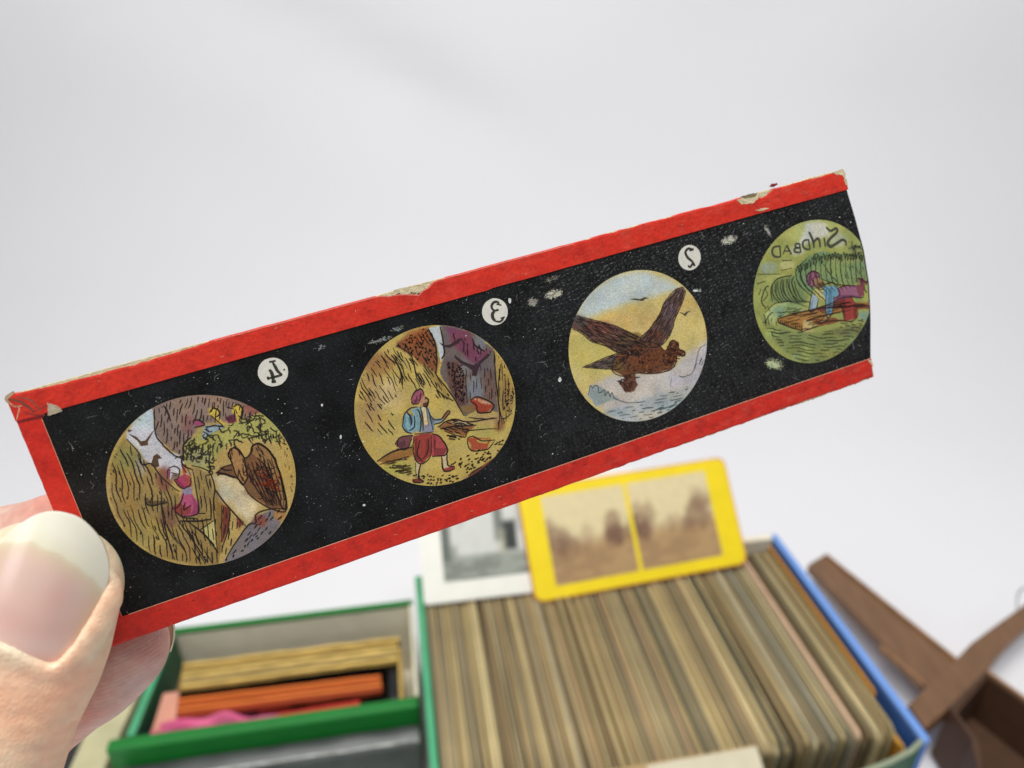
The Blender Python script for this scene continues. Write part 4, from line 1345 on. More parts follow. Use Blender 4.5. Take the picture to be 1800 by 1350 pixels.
p.flow(((330, 200), (480, 290), (580, 500), (520, 540), (400, 420)), (.5, .87), 28, (80, 240), (24, 70), .15, K, 8)
p.flow(((90, 520), (200, 560), (370, 740), (390, 880), (300, 880), (100, 800)), (.62, .8), 32, (30, 120), (30, 90), .16, K, 8)
p.flow(br, (.5, .86), 24, (30, 110), (16, 50), .15, K, 5); p.dots(br, 80, (2, 4))
p.flow(((440, 270), (650, 390), (780, 610), (690, 610), (520, 460)), (.55, .84), 19, (40, 140), (16, 50), .15, K, 4)
p.line(((395, 400), (400, 440), (385, 480)), .2, K); p.line(((350, 270), (365, 300), (355, 320)), .22, K)
p.dots(((730, 320), (870, 330), (880, 630), (800, 600)), 110, (2, 4), (50, 24, 34)); p.flow(((730, 310), (1080, 320), (1110, 600), (880, 640), (800, 600)), (.04, 1), 24, (30, 120), (16, 60), .15, (52, 36, 42), 5); p.hatch(((760, 80), (1060, 230), (940, 340), (800, 200)), (.2, 1), 18, (20, 60), .17, (60, 26, 46), .5)
p.flow(rc, (.05, 1), 24, (40, 160), (16, 60), .15, K, 4); p.dots(((1160, 400), (1240, 520), (1240, 700), (1160, 720)), 30, (2, 4))
p.dots(((900, 1000), (1190, 880), (1160, 960), (1060, 1040), (880, 1150), (740, 1080)), 60, (4, 9)); p.dots(((450, 1150), (830, 1160), (820, 1230), (600, 1240)), 44, (4, 9)); p.hatch(((270, 1060), (480, 1020), (480, 1180), (340, 1150)), (1, -.15), 26, (30, 90), .17, (80, 64, 30), .4)
p.hatch(rks, (1, .3), 16, (30, 80), .17, K); p.hatch(((740, 860), (860, 870), (830, 910), (750, 890)), (1, .1), 10, (14, 40), .16, K); p.hatch(((900, 1180), (1100, 1040), (1180, 940), (1120, 1090), (900, 1220)), (.8, -.5), 16, (30, 80), .16, (70, 26, 20))
for b in (((680, 172), (720, 195), (760, 195), (800, 165), (855, 140), (850, 155), (810, 190), (760, 215), (710, 205)), ((795, 268), (850, 310), (905, 335), (940, 345), (1000, 300), (1070, 235), (1055, 275), (990, 335), (970, 380), (960, 425), (925, 420), (930, 385), (890, 355), (840, 330), (800, 290))):
    p.fill(b, (52, 28, 36), .064)
p.build()

# --- third picture: a great bird over the sea
p = Picture(2, (220, 196, 112), 'round picture of a great brown bird flying over the sea')
p.blob((300, 720), (240, 180), (208, 194, 98), .7, 1.4); p.blob((600, 470), (300, 90), (218, 178, 100), .7, 1.4); p.blob((1000, 320), (120, 80), (216, 180, 104), .6, .9)
p.paint(((140, 440), (230, 250), (430, 120), (640, 70), (850, 130), (980, 205), (800, 270), (550, 325), (420, 375), (250, 440)), (196, 208, 204), .9)
p.paint(((420, 900), (620, 880), (900, 850), (1000, 740), (1120, 660), (1200, 600), (1200, 800), (1100, 1020), (900, 1220), (640, 1300), (400, 1220), (240, 1060), (300, 960)), (206, 196, 186), .9)
p.paint(((880, 1000), (885, 880), (960, 920), (1060, 890), (1100, 760), (1170, 650), (1200, 760), (1130, 980)), (196, 190, 196), .15); p.paint(((240, 1060), (255, 980), (300, 970), (420, 1040), (480, 1085), (300, 1140)), (150, 166, 166), .15)
p.paint(((390, 1190), (560, 1120), (900, 1010), (1140, 960), (1010, 1130), (700, 1280), (480, 1260)), (184, 188, 186), .4); p.blob((900, 1130), (120, 50), (150, 172, 176), .6); p.blob((450, 1190), (90, 30), (140, 164, 172), .5); p.blob((780, 1220), (160, 40), (206, 196, 170), .6)
lw = ((128, 440), (160, 428), (280, 460), (430, 500), (560, 555), (655, 605), (700, 690), (650, 740), (560, 735), (460, 712), (370, 660), (262, 628), (190, 566), (112, 520))
rw = ((990, 200), (930, 222), (850, 315), (800, 425), (725, 535), (652, 610), (710, 670), (815, 665), (892, 572), (930, 445), (985, 325), (1012, 228))
bd = ((640, 620), (790, 650), (850, 705), (880, 655), (910, 620), (955, 650), (960, 690), (1005, 712), (990, 745), (950, 735), (930, 810), (880, 860), (750, 885), (620, 880), (520, 905), (430, 860), (470, 740), (560, 700))
tl = ((198, 835), (440, 735), (560, 720), (500, 840), (410, 850))
lg = ((520, 900), (610, 890), (632, 970), (600, 1025), (540, 1035), (505, 995), (475, 945), (520, 940))
p.paint(lw, (106, 70, 56), .2); p.blob((340, 520), (120, 46), (124, 60, 52), .6); p.blob((560, 640), (90, 50), (100, 74, 44), .7); p.blob((620, 590), (50, 24), (168, 126, 60), .8, .3); p.blob((180, 470), (60, 40), (84, 80, 80), .7); p.blob((600, 590), (60, 30), (130, 96, 44), .7, .3)
p.paint(rw, (104, 74, 66), .2); p.blob((880, 380), (50, 80), (112, 88, 96), .6); p.blob((770, 590), (70, 50), (112, 60, 36), .8); p.paint(tl, (98, 82, 76)); p.paint(lg, (112, 66, 44), .1); p.paint(bd, (112, 64, 38), .12); p.blob((700, 780), (120, 60), (128, 64, 30), .6); p.blob((900, 740), (46, 50), (132, 66, 30), .6); p.blob((480, 830), (60, 40), (116, 92, 44), .7)
B = (34, 22, 18)
for l in (lw, rw, tl):
    p.outline(l, .14, (52, 34, 26))
p.flow(lw, (.93, .36), 11, (40, 150), (8, 30), .12, B, 4); p.hatch(lw, (.9, .42), 40, (20, 60), .11, B, .25); p.flow(rw, (-.55, .84), 11, (40, 140), (8, 30), .12, B, 3); p.flow(((820, 430), (940, 230), (970, 260), (880, 520)), (-.5, .85), 22, (30, 90), (20, 50), .09, (150, 136, 140), 3); p.flow(tl, (.92, -.3), 11, (40, 120), (8, 24), .12, B, 2)
p.flow(((640, 620), (700, 680), (700, 860), (540, 880), (470, 760), (600, 700)), (.5, .86), 14, (14, 50), (8, 24), .13, (52, 24, 14), 4); p.flow(((700, 680), (850, 705), (930, 800), (750, 885), (680, 860)), (.8, .6), 14, (12, 40), (8, 24), .13, (58, 26, 12), 4); p.scribble(((860, 690), (905, 630), (955, 660), (960, 700), (930, 800), (870, 840)), 34, 12, .12, (64, 30, 14)); p.scribble(bd, 44, 11, .11, (60, 28, 14)); p.scribble(bd, 20, 10, .10, (164, 102, 52)); p.line(bd, .15, (50, 28, 18)); p.scribble(lg, 22, 11, .13, (58, 30, 20)); p.flow(((150, 445), (430, 510), (560, 620), (300, 590)), (.92, .38), 26, (20, 60), (20, 50), .09, (172, 112, 92), 3)
p.fill(((465, 942), (500, 935), (520, 950), (500, 965)), (70, 60, 60), .06); p.line(((885, 650), (905, 690), (950, 700)), .16, B); p.line(((960, 695), (1005, 715), (1000, 745), (965, 735)), .18, (60, 36, 20)); p.line(((880, 640), (900, 625)), .2, B)
for b in (((568, 296), (610, 290), (650, 296), (690, 280), (722, 288), (690, 294), (675, 310), (640, 305), (610, 302)), ((960, 398), (985, 402), (1000, 412), (1020, 395), (1055, 384), (1030, 402), (1010, 430), (985, 412))):
    p.fill(b, (62, 60, 48), .06)
G = (84, 86, 88)
p.line(((1200, 600), (1160, 660), (1120, 690), (1100, 770), (1075, 860), (1050, 890)), .14, G); p.line(((1050, 890), (990, 910), (960, 900)), .1, G); p.line(((890, 990), (900, 920)), .1, G)
p.line(((240, 1060), (260, 980), (275, 1000), (300, 975), (320, 990), (325, 1040), (370, 1015), (375, 1060), (400, 1025), (415, 1070), (430, 1030), (445, 1075), (500, 1100), (560, 1115), (640, 1110)), .16, G)
p.hatch(((1090, 780), (1190, 680), (1190, 860), (1080, 900)), (.4, -1), 8, (20, 60), .11, G)
for _ in range(1):
    p.flow(((380, 1190), (640, 1110), (1150, 950), (1040, 1100), (760, 1270), (520, 1250)), (1, -.19), 22, (20, 120), (20, 70), .12, G, 4)
p.flow(((740, 1170), (1080, 1050), (980, 1140), (760, 1230)), (1, -.3), 16, (30, 90), (14, 40), .15, (66, 84, 88), 6)
p.build()

# --- far picture: a man on a raft under a breaking wave, with lettering
p = Picture(1, (164, 170, 84), 'round picture of a turbaned man on a raft with reversed lettering')
p.blob((640, 160), (300, 90), (190, 192, 106), .8, 1.2); p.paint(((560, 300), (640, 110), (740, 85), (800, 105), (830, 200), (700, 240)), (212, 212, 192), .6); p.blob((560, 330), (60, 40), (206, 206, 180), .7, .5); p.blob((330, 470), (70, 50), (160, 178, 160), .8, .6); p.blob((480, 450), (60, 40), (204, 198, 122), .8, .4); p.blob((370, 330), (60, 60), (178, 182, 100), .6); p.blob((900, 240), (70, 60), (200, 206, 190), .6, .5); p.blob((420, 560), (120, 40), (180, 190, 110), .6, .5)
wv_ = ((550, 470), (640, 380), (760, 335), (1000, 360), (1170, 360), (1180, 580), (1000, 600), (880, 590), (760, 560), (670, 690), (600, 640), (550, 560))
p.paint(wv_, (118, 150, 94), .2); p.paint(((680, 470), (800, 430), (1000, 470), (1160, 480), (1160, 560), (980, 600), (860, 580), (760, 545)), (146, 166, 96), .4, .7); p.blob((900, 500), (70, 60), (140, 162, 90), .7); p.blob((1080, 480), (60, 80), (124, 146, 96), .6); p.blob((950, 400), (180, 40), (160, 166, 90), .7, .4); p.blob((1040, 310), (60, 40), (136, 146, 92), .8, .4)
p.paint(((350, 640), (370, 590), (440, 550), (530, 530), (650, 700), (620, 770), (420, 770), (340, 740)), (126, 146, 84), .3); p.paint(((300, 840), (380, 770), (500, 745), (420, 840), (370, 940), (400, 1000), (320, 980)), (190, 202, 122), .3); p.blob((500, 800), (120, 40), (140, 168, 110), .6); p.blob((420, 830), (50, 50), (130, 172, 140), .7)
p.paint(((230, 820), (400, 960), (700, 1000), (1190, 920), (1150, 1060), (900, 1240), (600, 1260), (400, 1100)), (134, 146, 78), .6); p.blob((640, 1130), (40, 90), (170, 188, 100), .8, .5); p.blob((560, 1200), (50, 30), (168, 190, 120), .7); p.blob((1000, 990), (160, 40), (110, 110, 66), .6, .5); p.blob((700, 1080), (200, 30), (112, 132, 78), .6); p.blob((360, 1000), (60, 40), (176, 196, 104), .8, .4); p.blob((850, 1180), (120, 40), (150, 146, 70), .6); p.blob((1110, 860), (50, 40), (130, 160, 140), .8, .3)
rf = ((400, 880), (560, 840), (720, 800), (1170, 740), (1170, 800), (920, 830), (720, 900), (690, 960), (610, 985), (420, 920))
p.paint(rf, (178, 124, 54), .07); p.paint(((700, 810), (900, 735), (1170, 770), (1160, 805), (900, 800), (760, 830)), (128, 62, 40), .1); p.paint(((610, 900), (690, 900), (690, 990), (610, 990)), (206, 180, 110), .15); p.paint(((690, 900), (860, 880), (960, 900), (740, 945)), (140, 76, 44), .1)
S = .045
p.blob((692, 558), (58, 68), (150, 88, 116), 1, .08); p.paint(((700, 570), (745, 545), (770, 590), (770, 640), (720, 640)), (164, 122, 76), S); p.paint(((730, 600), (775, 580), (790, 620), (760, 650), (725, 630)), (104, 72, 44), S)
p.paint(((690, 650), (780, 630), (810, 740), (790, 750), (720, 690)), (208, 196, 112), S); p.paint(((690, 680), (735, 720), (715, 810), (655, 815)), (164, 184, 196), S)
p.paint(((780, 620), (860, 615), (900, 630), (910, 690), (865, 710), (845, 850), (800, 865), (800, 740), (775, 680)), (104, 160, 186), S); p.paint(((860, 620), (905, 640), (905, 700), (870, 700)), (140, 176, 200), .1)
p.paint(((890, 640), (960, 610), (1050, 610), (1110, 650), (1090, 712), (1000, 705), (870, 745), (860, 720), (905, 700)), (158, 92, 122), S); p.paint(((1040, 620), (1080, 600), (1060, 560), (1100, 550), (1140, 590), (1110, 610), (1110, 690), (1070, 710)), (140, 62, 74), S)
p.paint(((915, 720), (950, 690), (1000, 690), (1050, 800), (1055, 880), (960, 905), (930, 830)), (168, 52, 42), S); p.blob((980, 800), (18, 70), (206, 100, 84), .7, .2); p.paint(((790, 860), (840, 845), (800, 900), (740, 920)), (176, 138, 76), S)
for q_, c_ in ((((820, 640), (850, 630), (850, 740), (825, 850), (805, 860), (815, 740)), (82, 132, 158)), (((660, 780), (700, 700), (690, 800), (662, 812)), (130, 152, 170)), (((920, 740), (940, 720), (960, 860), (965, 900), (935, 840)), (128, 36, 32)), (((1020, 760), (1050, 800), (1052, 876), (1030, 880)), (132, 38, 34)), (((900, 690), (1000, 690), (1080, 705), (1000, 712), (880, 738)), (124, 64, 96)), (((648, 560), (670, 520), (672, 610), (655, 605)), (120, 62, 90)), (((712, 600), (735, 590), (730, 630)), (130, 88, 56))):
    p.paint(q_, c_, S)
Z = (52, 58, 36)
for l in (((550, 480), (560, 560), (610, 640), (670, 690)), ((580, 470), (600, 560), (640, 620)), ((640, 400), (560, 470)), ((760, 560), (880, 600), (1000, 620)), ((780, 440), (830, 520), (900, 590)), ((360, 740), (350, 640), (400, 560), (520, 530)), ((400, 580), (390, 680), (430, 740)), ((440, 560), (450, 660), (500, 740)), ((480, 560), (500, 650), (560, 730)), ((300, 840), (380, 760), (520, 745), (640, 790)), ((310, 800), (270, 740), (300, 640), (330, 620)), ((230, 600), (300, 580)), ((240, 520), (420, 520)), ((430, 490), (520, 470)), ((440, 410), (520, 405)), ((300, 930), (330, 860), (370, 830)), ((480, 830), (590, 820)),
          ((300, 640), (320, 690), (280, 740)), ((250, 690), (270, 640)), ((540, 540), (520, 600), (560, 700)), ((600, 480), (590, 560), (660, 660)), ((700, 420), (720, 480)), ((830, 440), (850, 510))):
    p.line(l, .16, Z)
for i in range(15):                          # the curl of the breaking wave
    t = i / 14
    x0_ = 560 + 560 * t
    p.line(((x0_, 470 - 110 * math.sin(min(1, t * 1.5) * 1.57)), (x0_ - 8 + 10 * t, 520 - 60 * t), (x0_ + 22 - 10 * t, 610 - 40 * t), (x0_ + 120 - 110 * t, 700 - 90 * t)), .15, Z)
for i in range(26):                          # broken crest
    x_ = 560 + i * 23.5
    y_ = 455 - 100 * math.sin(min(1, i / 12) * 1.57) + p.rng.uniform(-14, 14)
    p.line(((x_, y_ + 40), (x_ + 6, y_), (x_ + 16, y_ + 14), (x_ + 14, y_ + 52), (x_ + 24, y_ + 30)), .16, Z)
p.scribble(((640, 400), (780, 345), (1160, 350), (1140, 400), (780, 390)), 26, 13, .13, Z); p.scribble(((990, 270), (1090, 270), (1130, 330), (1000, 330)), 16, 14, .13, Z)
for i in range(9):                           # the smaller wave at the left
    x_ = 365 + i * 22
    p.line(((x_, 600 - 40 * math.sin(i / 8 * 2.4)), (x_ - 6 + i * 2, 660 - i * 4), (x_ + 20 + i * 4, 720), (x_ + 60 + i * 8, 752)), .15, Z)
p.flow(((880, 440), (1160, 450), (1160, 560), (940, 580)), (.25, 1), 24, (20, 80), (20, 60), .13, Z, 5)
p.flow(((240, 860), (400, 960), (700, 1000), (1190, 930), (1150, 1060), (900, 1240), (600, 1250), (400, 1100)), (1, .03), 25, (60, 260), (16, 60), .16, (60, 62, 36), 8)
p.flow(((250, 820), (330, 760), (420, 960), (380, 1050), (280, 960)), (.35, 1), 30, (40, 120), (16, 40), .14, Z, 8)
p.flow(((360, 850), (480, 790), (620, 800), (600, 840), (420, 880)), (1, -.25), 16, (30, 100), (12, 40), .13, Z, 4)
p.flow(((920, 900), (1160, 880), (1140, 980), (900, 960)), (1, .05), 16, (30, 110), (10, 40), .15, (70, 54, 40), 4)
W = (58, 32, 20)
for l in (((400, 885), (560, 840), (720, 800), (900, 740)), ((405, 885), (430, 925), (610, 985)), ((720, 800), (900, 790), (1160, 760)), ((540, 860), (740, 830)), ((640, 900), (780, 860), (920, 830)), ((700, 930), (860, 900), (960, 905)), ((610, 985), (690, 960), (740, 945)), ((660, 920), (820, 890))):
    p.line(l, .2, W)
for i in range(11):
    xx = 425 + i * 17
    p.line(((xx, 890 + i * 4), (xx + 4, 912 + i * 4), (xx + 2, 930 + i * 4.2)), .17, W)
p.flow(rf, (1, -.2), 24, (60, 180), (20, 60), .12, W, 4); p.hatch(((720, 800), (900, 740), (1150, 770), (900, 800)), (1, -.15), 10, (50, 140), .16, (60, 24, 16), .2)
for l in (((640, 590), (645, 530), (690, 495), (740, 520), (750, 560)), ((645, 600), (680, 625), (700, 600), (695, 550), (740, 545)), ((665, 520), (670, 600)), ((700, 500), (715, 545)), ((770, 575), (790, 610), (770, 645), (735, 640)), ((690, 650), (660, 815), (715, 808), (735, 720)), ((700, 650), (750, 700), (800, 745)), ((770, 610), (850, 590), (900, 625)), ((800, 640), (800, 860), (845, 850), (865, 700)), ((895, 630), (910, 690), (860, 720)), ((905, 630), (960, 612), (1040, 620)), ((860, 740), (930, 715), (1000, 705), (1090, 715), (1110, 680)), ((1040, 580), (1060, 555), (1090, 570), (1080, 600)), ((1090, 550), (1110, 580), (1140, 590)), ((1110, 610), (1120, 660), (1150, 680)), ((915, 720), (935, 830), (960, 905), (1050, 880), (1052, 800), (1000, 690)), ((940, 700), (960, 800)), ((795, 860), (740, 920), (800, 905), (840, 850))):
    p.line(l, .16, (48, 28, 30))
LT = (66, 68, 56)
for l, w_ in ((((800, 136), (835, 166), (880, 146), (888, 176), (840, 222), (812, 262), (836, 294), (886, 268), (930, 240), (958, 252), (962, 286)), .42), (((783, 222), (794, 296)), .42), (((658, 172), (690, 240), (702, 306)), .36), (((698, 262), (722, 232), (742, 240), (752, 302)), .36), (((655, 236), (668, 318)), .40), (((655, 238), (620, 246), (608, 278), (626, 312), (668, 318)), .30), (((582, 268), (592, 342)), .40), (((582, 270), (552, 274), (552, 300), (586, 304)), .28), (((586, 304), (542, 312), (546, 338), (592, 342)), .28),
               (((476, 284), (446, 358)), .28), (((478, 284), (516, 358)), .40), (((458, 332), (508, 330)), .24), (((420, 288), (428, 378)), .40), (((420, 290), (372, 300), (358, 340), (380, 376), (428, 378)), .30)):
    q_ = crs([cuv(1, a) for a in l], 5)
    ribbon(p.ink, q_, w_ * 1.3, .066, lin(LT))
p.build()

# ---------------- number discs
disc_m = M('number_disc', (212, 210, 198), rough=.5, var=.10, vscale=1500)
for num, c, (zx, zy, zs), strokes in (
        ('4', uv(480, 654), (420, 600, 1800 / 220), ((((478, 275), (484, 300)), .95), (((485, 300), (520, 360), (560, 430), (622, 482)), .46), (((622, 484), (560, 498), (500, 514), (420, 532)), .36), (((436, 405), (470, 450), (488, 520), (498, 585)), .52), (((468, 582), (534, 576)), .40), (((412, 508), (428, 552)), .34), (((645, 398), (655, 415)), .28))),
        ('3', uv(870, 548), (820, 500, 1800 / 140), ((((735, 440), (728, 470)), .85), (((740, 430), (690, 392), (620, 402), (568, 470), (580, 550), (640, 592)), .42), (((640, 590), (690, 580), (726, 568)), .34), (((640, 595), (588, 660), (592, 750), (650, 828)), .56), (((650, 828), (740, 842), (810, 800), (836, 745)), .34), (((812, 735), (822, 765)), .75))),
        ('2', uv(1212, 453), (1150, 280, 4.5), ((((292, 706), (296, 724)), .85), (((298, 712), (268, 706), (246, 735), (262, 775), (296, 805), (322, 842)), .46), (((322, 842), (300, 830), (284, 852), (264, 840)), .40)))):
    n = 48
    o = sheet('number_disc', [(c[0] + 2.06 * math.cos(2 * math.pi * k / n) * (1 + .012 * rnd.uniform(-1, 1)), c[1] + 2.06 * math.sin(2 * math.pi * k / n) * (1 + .012 * rnd.uniform(-1, 1))) for k in range(n)], .004, .035, disc_m)
    o['label'] = 'white disc with a reversed figure ' + num
    ib = MB()
    for pts, w_ in strokes:
        q_ = [uv(zx + a[0] / zs, zy + a[1] / zs) for a in pts]
        ribbon(ib, crs(q_, 5), w_ * .95, .055, lin((48, 46, 38)), taper=len(pts) > 2)
    ib.build('numeral', ink_m, o)

# ---------------- scratches, flaked emulsion and dust
sc = MB()
for (x0, y0, rx, ry, ang, c) in ((973, 517, 12, 6.5, -18, (190, 188, 166)), (937, 531, 7, 6.5, 0, (140, 141, 128)), (1281, 422, 11, 5.5, -20, (196, 196, 180)), (1349, 405, 8, 2, 60, (140, 140, 128)), (1358, 641, 11, 6, 15, (170, 182, 132)), (668, 598, 9, 2.2, -16, (110, 112, 102))):
    n = 26
    pts = []
    for k in range(n):
        a = 2 * math.pi * k / n
        j = rnd.uniform(.6, 1.2)
        dx, dy = rx * j * math.cos(a), ry * j * math.sin(a)
        ca_, sa_ = math.cos(math.radians(ang)), math.sin(math.radians(ang))
        pts.append(uv(x0 + dx * ca_ - dy * sa_, y0 + dx * sa_ + dy * ca_))
    cen = uv(x0, y0)
    vs = [(cen[0] * MM, cen[1] * MM, .010 * MM)] + [(a[0] * MM, a[1] * MM, .010 * MM) for a in pts]
    sc.add(vs, [(0, 1 + (k + 1) % n, 1 + k) for k in range(n)], lin(c))
for (x0, y0, rx, ry, ang, n, c) in ((973, 517, 17, 8, -18, 90, (206, 204, 184)), (937, 531, 9, 8, 0, 46, (170, 170, 156)), (1281, 422, 16, 8, -20, 80, (206, 206, 190)), (1349, 406, 12, 3, 60, 34, (170, 170, 156)), (1361, 640, 19, 11, 15, 90, (196, 206, 160)),
                                  (668, 598, 22, 4, -16, 46, (150, 152, 140)), (698, 578, 14, 3, -18, 28, (140, 142, 132)), (970, 490, 12, 4, -18, 26, (130, 134, 120)), (562, 611, 12, 4, -10, 16, (140, 140, 136)), (1225, 510, 8, 3, 10, 14, (190, 190, 186)), (1196, 560, 0, 0, 0, 0, (0, 0, 0)),
                                  (94, 668, 0, 0, 0, 0, (0, 0, 0)), (1400, 660, 60, 10, -18, 10, (90, 92, 92)), (1500, 610, 16, 18, 40, 10, (110, 112, 108))):
    for k in range(n):
        a = rnd.uniform(0, 6.28); r = math.sqrt(rnd.random())
        ca_, sa_ = math.cos(math.radians(ang)), math.sin(math.radians(ang))
        dx, dy = r * rx * math.cos(a), r * ry * math.sin(a)
        px, py_ = x0 + dx * ca_ - dy * sa_, y0 + dx * sa_ + dy * ca_
        aa = math.radians(ang) + rnd.gauss(0, .7)
        l = rnd.uniform(2, 7) * (1.3 - r)
        f_ = rnd.uniform(.55, 1.1)
        cc = lin([min(255, max(0, v * f_ + rnd.uniform(-14, 14))) for v in c])
        ribbon(sc, [uv(px - l * math.cos(aa), py_ - l * math.sin(aa)), uv(px, py_ + rnd.uniform(-1, 1)), uv(px + l * math.cos(aa), py_ + l * math.sin(aa))], rnd.uniform(.06, .22) * (1.25 - r), .012 + .003 * rnd.random(), cc)
sc.build('flaked_patch', ink_m, sl)['kind'] = 'stuff'
du = MB()
for k in range(4200):
    u_, v_ = rnd.uniform(3.2, 133.5), rnd.uniform(-34.2, -3.4)
    if u_ > right_edge(v_) - .4:
        continue
    inpic = any(math.hypot(u_ - c[0], v_ - c[1]) < RAD + .2 for c in CEN.values())
    if inpic and rnd.random() < .88:
        continue
    dens = .10 + .9 * sst(.40, .66, fb(u_ * .25 + 3, v_ * .25 + 20)) * (1 - .6 * sst(60, 90, u_))
    if rnd.random() > dens:
        continue
    s_ = abs(rnd.gauss(0, .038)) + .022
    if rnd.random() < .03:
        s_ *= 2.4
    g = rnd.choice((70, 90, 120, 120, 160, 200, 235)) * rnd.uniform(.7, 1.05)
    a = rnd.uniform(0, 6.28)
    el = rnd.uniform(.4, 1.0)
    vs = [((u_ + s_ * math.cos(a + q_ * 1.257) ) * MM, (v_ + s_ * el * math.sin(a + q_ * 1.257)) * MM, (.078 if inpic else .02) * MM) for q_ in range(5)]
    du.add(vs, [(0, 1, 2, 3, 4)], lin((g, g, g * .98)))
for k in range(240):                          # lint fibres and hairline scratches
    u_, v_ = rnd.uniform(3.2, 132.5), rnd.uniform(-34.2, -3.6)
    if any(math.hypot(u_ - c[0], v_ - c[1]) < RAD + 1 for c in CEN.values()):
        continue
    a = rnd.uniform(0, 6.28); l = rnd.uniform(.3, 1.5); b = rnd.uniform(-.8, .8)
    g = rnd.choice((60, 70, 90, 120, 150))
    ribbon(du, [(u_, v_), (u_ + l * .5 * math.cos(a), v_ + l * .5 * math.sin(a)), (u_ + l * math.cos(a + b), v_ + l * math.sin(a + b))], rnd.uniform(.03, .06), .024, lin((g, g, g)))
for (px, py_, ra_, rb_) in ((896, 528, 3, 5.5), (984, 667, 3.2, 4.5), (599, 768, 2, 4), (640, 888, 3, 2.2), (1222, 511, 5, 2), (566, 712, 2, 3), (1180, 640, 2.5, 2)):
    c_ = [uv(px + ra_ * math.cos(q_ * .7854) * rnd.uniform(.7, 1.1), py_ + rb_ * math.sin(q_ * .7854) * rnd.uniform(.7, 1.1)) for q_ in range(8)]
    du.add([(a[0] * MM, a[1] * MM, .03 * MM) for a in c_], [tuple(range(7, -1, -1))], lin((214, 214, 210)))
du.build('dust', ink_m, sl)['kind'] = 'stuff'

# ------------------------------------------------------------------ the hand
def smin(a, b, k):
    h = np.clip(.5 + .5 * (b - a) / k, 0, 1)
    return b * (1 - h) + a * h - k * h * (1 - h)


def smax(a, b, k):
    return -smin(-a, -b, k)


def capsule(P, a, b, r1, r2):
    a, b = np.array(a, float), np.array(b, float)
    e = b - a
    t = np.clip(((P - a) @ e) / (e @ e), 0, 1)
    return np.linalg.norm(P - a - t[:, None] * e, axis=1) - (r1 + (r2 - r1) * t)


# thumb frame, coordinates (right, up, depth) in mm
NV2 = -NV + .16 * (-crd(57, 1046) / np.linalg.norm(crd(57, 1046)))
nv = NV2 / np.linalg.norm(NV2)                    # nail faces this way, roughly as the slide does
N0 = crd(57, 1046) * 88.0


def on_nail(x, y, n_=None):
    r = crd(x, y)
    return r * ((N0 @ nv) / (r @ nv))


tv = on_nail(114, 902) - on_nail(21, 1141); tv /= np.linalg.norm(tv)
wv2 = np.cross(tv, nv)
if wv2[0] < 0:
    wv2 = -wv2
TO = N0 - nv * 7.15
NW0 = .4


def nail_v(w_, s_):
    return 7.15 - .052 * (w_ - NW0) ** 2 - .0055 * (s_ + 1) ** 2


def nail_px(x, y):
    """photo pixel on the curved nail -> (across, along)"""
    r = crd(x, y)
    r = r / np.linalg.norm(r)
    t = N0 @ nv / (r @ nv)
    for _ in range(60):
        q0 = r * t - TO
        t += (q0 @ nv - nail_v(q0 @ wv2, q0 @ tv)) / -(r @ nv) * .7
    q0 = r * t - TO
    return (float(q0 @ wv2), float(q0 @ tv))


NAIL = [nail_px(*p) for p in ((-28, 1110), (0, 1126), (22, 1135), (45, 1147), (67, 1157), (86, 1164), (100, 1163), (115, 1148), (130, 1131), (155, 1091), (174, 1057), (188, 1028), (192, 1005), (189, 976), (174, 943), (141, 911), (100, 899), (63, 905), (22, 931), (-4, 962), (-22, 1005), (-30, 1060))]
SMILE = [nail_px(*p) for p in ((-10, 964), (0, 957), (55, 954), (111, 980), (163, 1017), (172, 1031), (182, 1040))]


def tprof(s_, tab):
    return np.interp(s_, [t[0] for t in tab], [t[1] for t in tab])


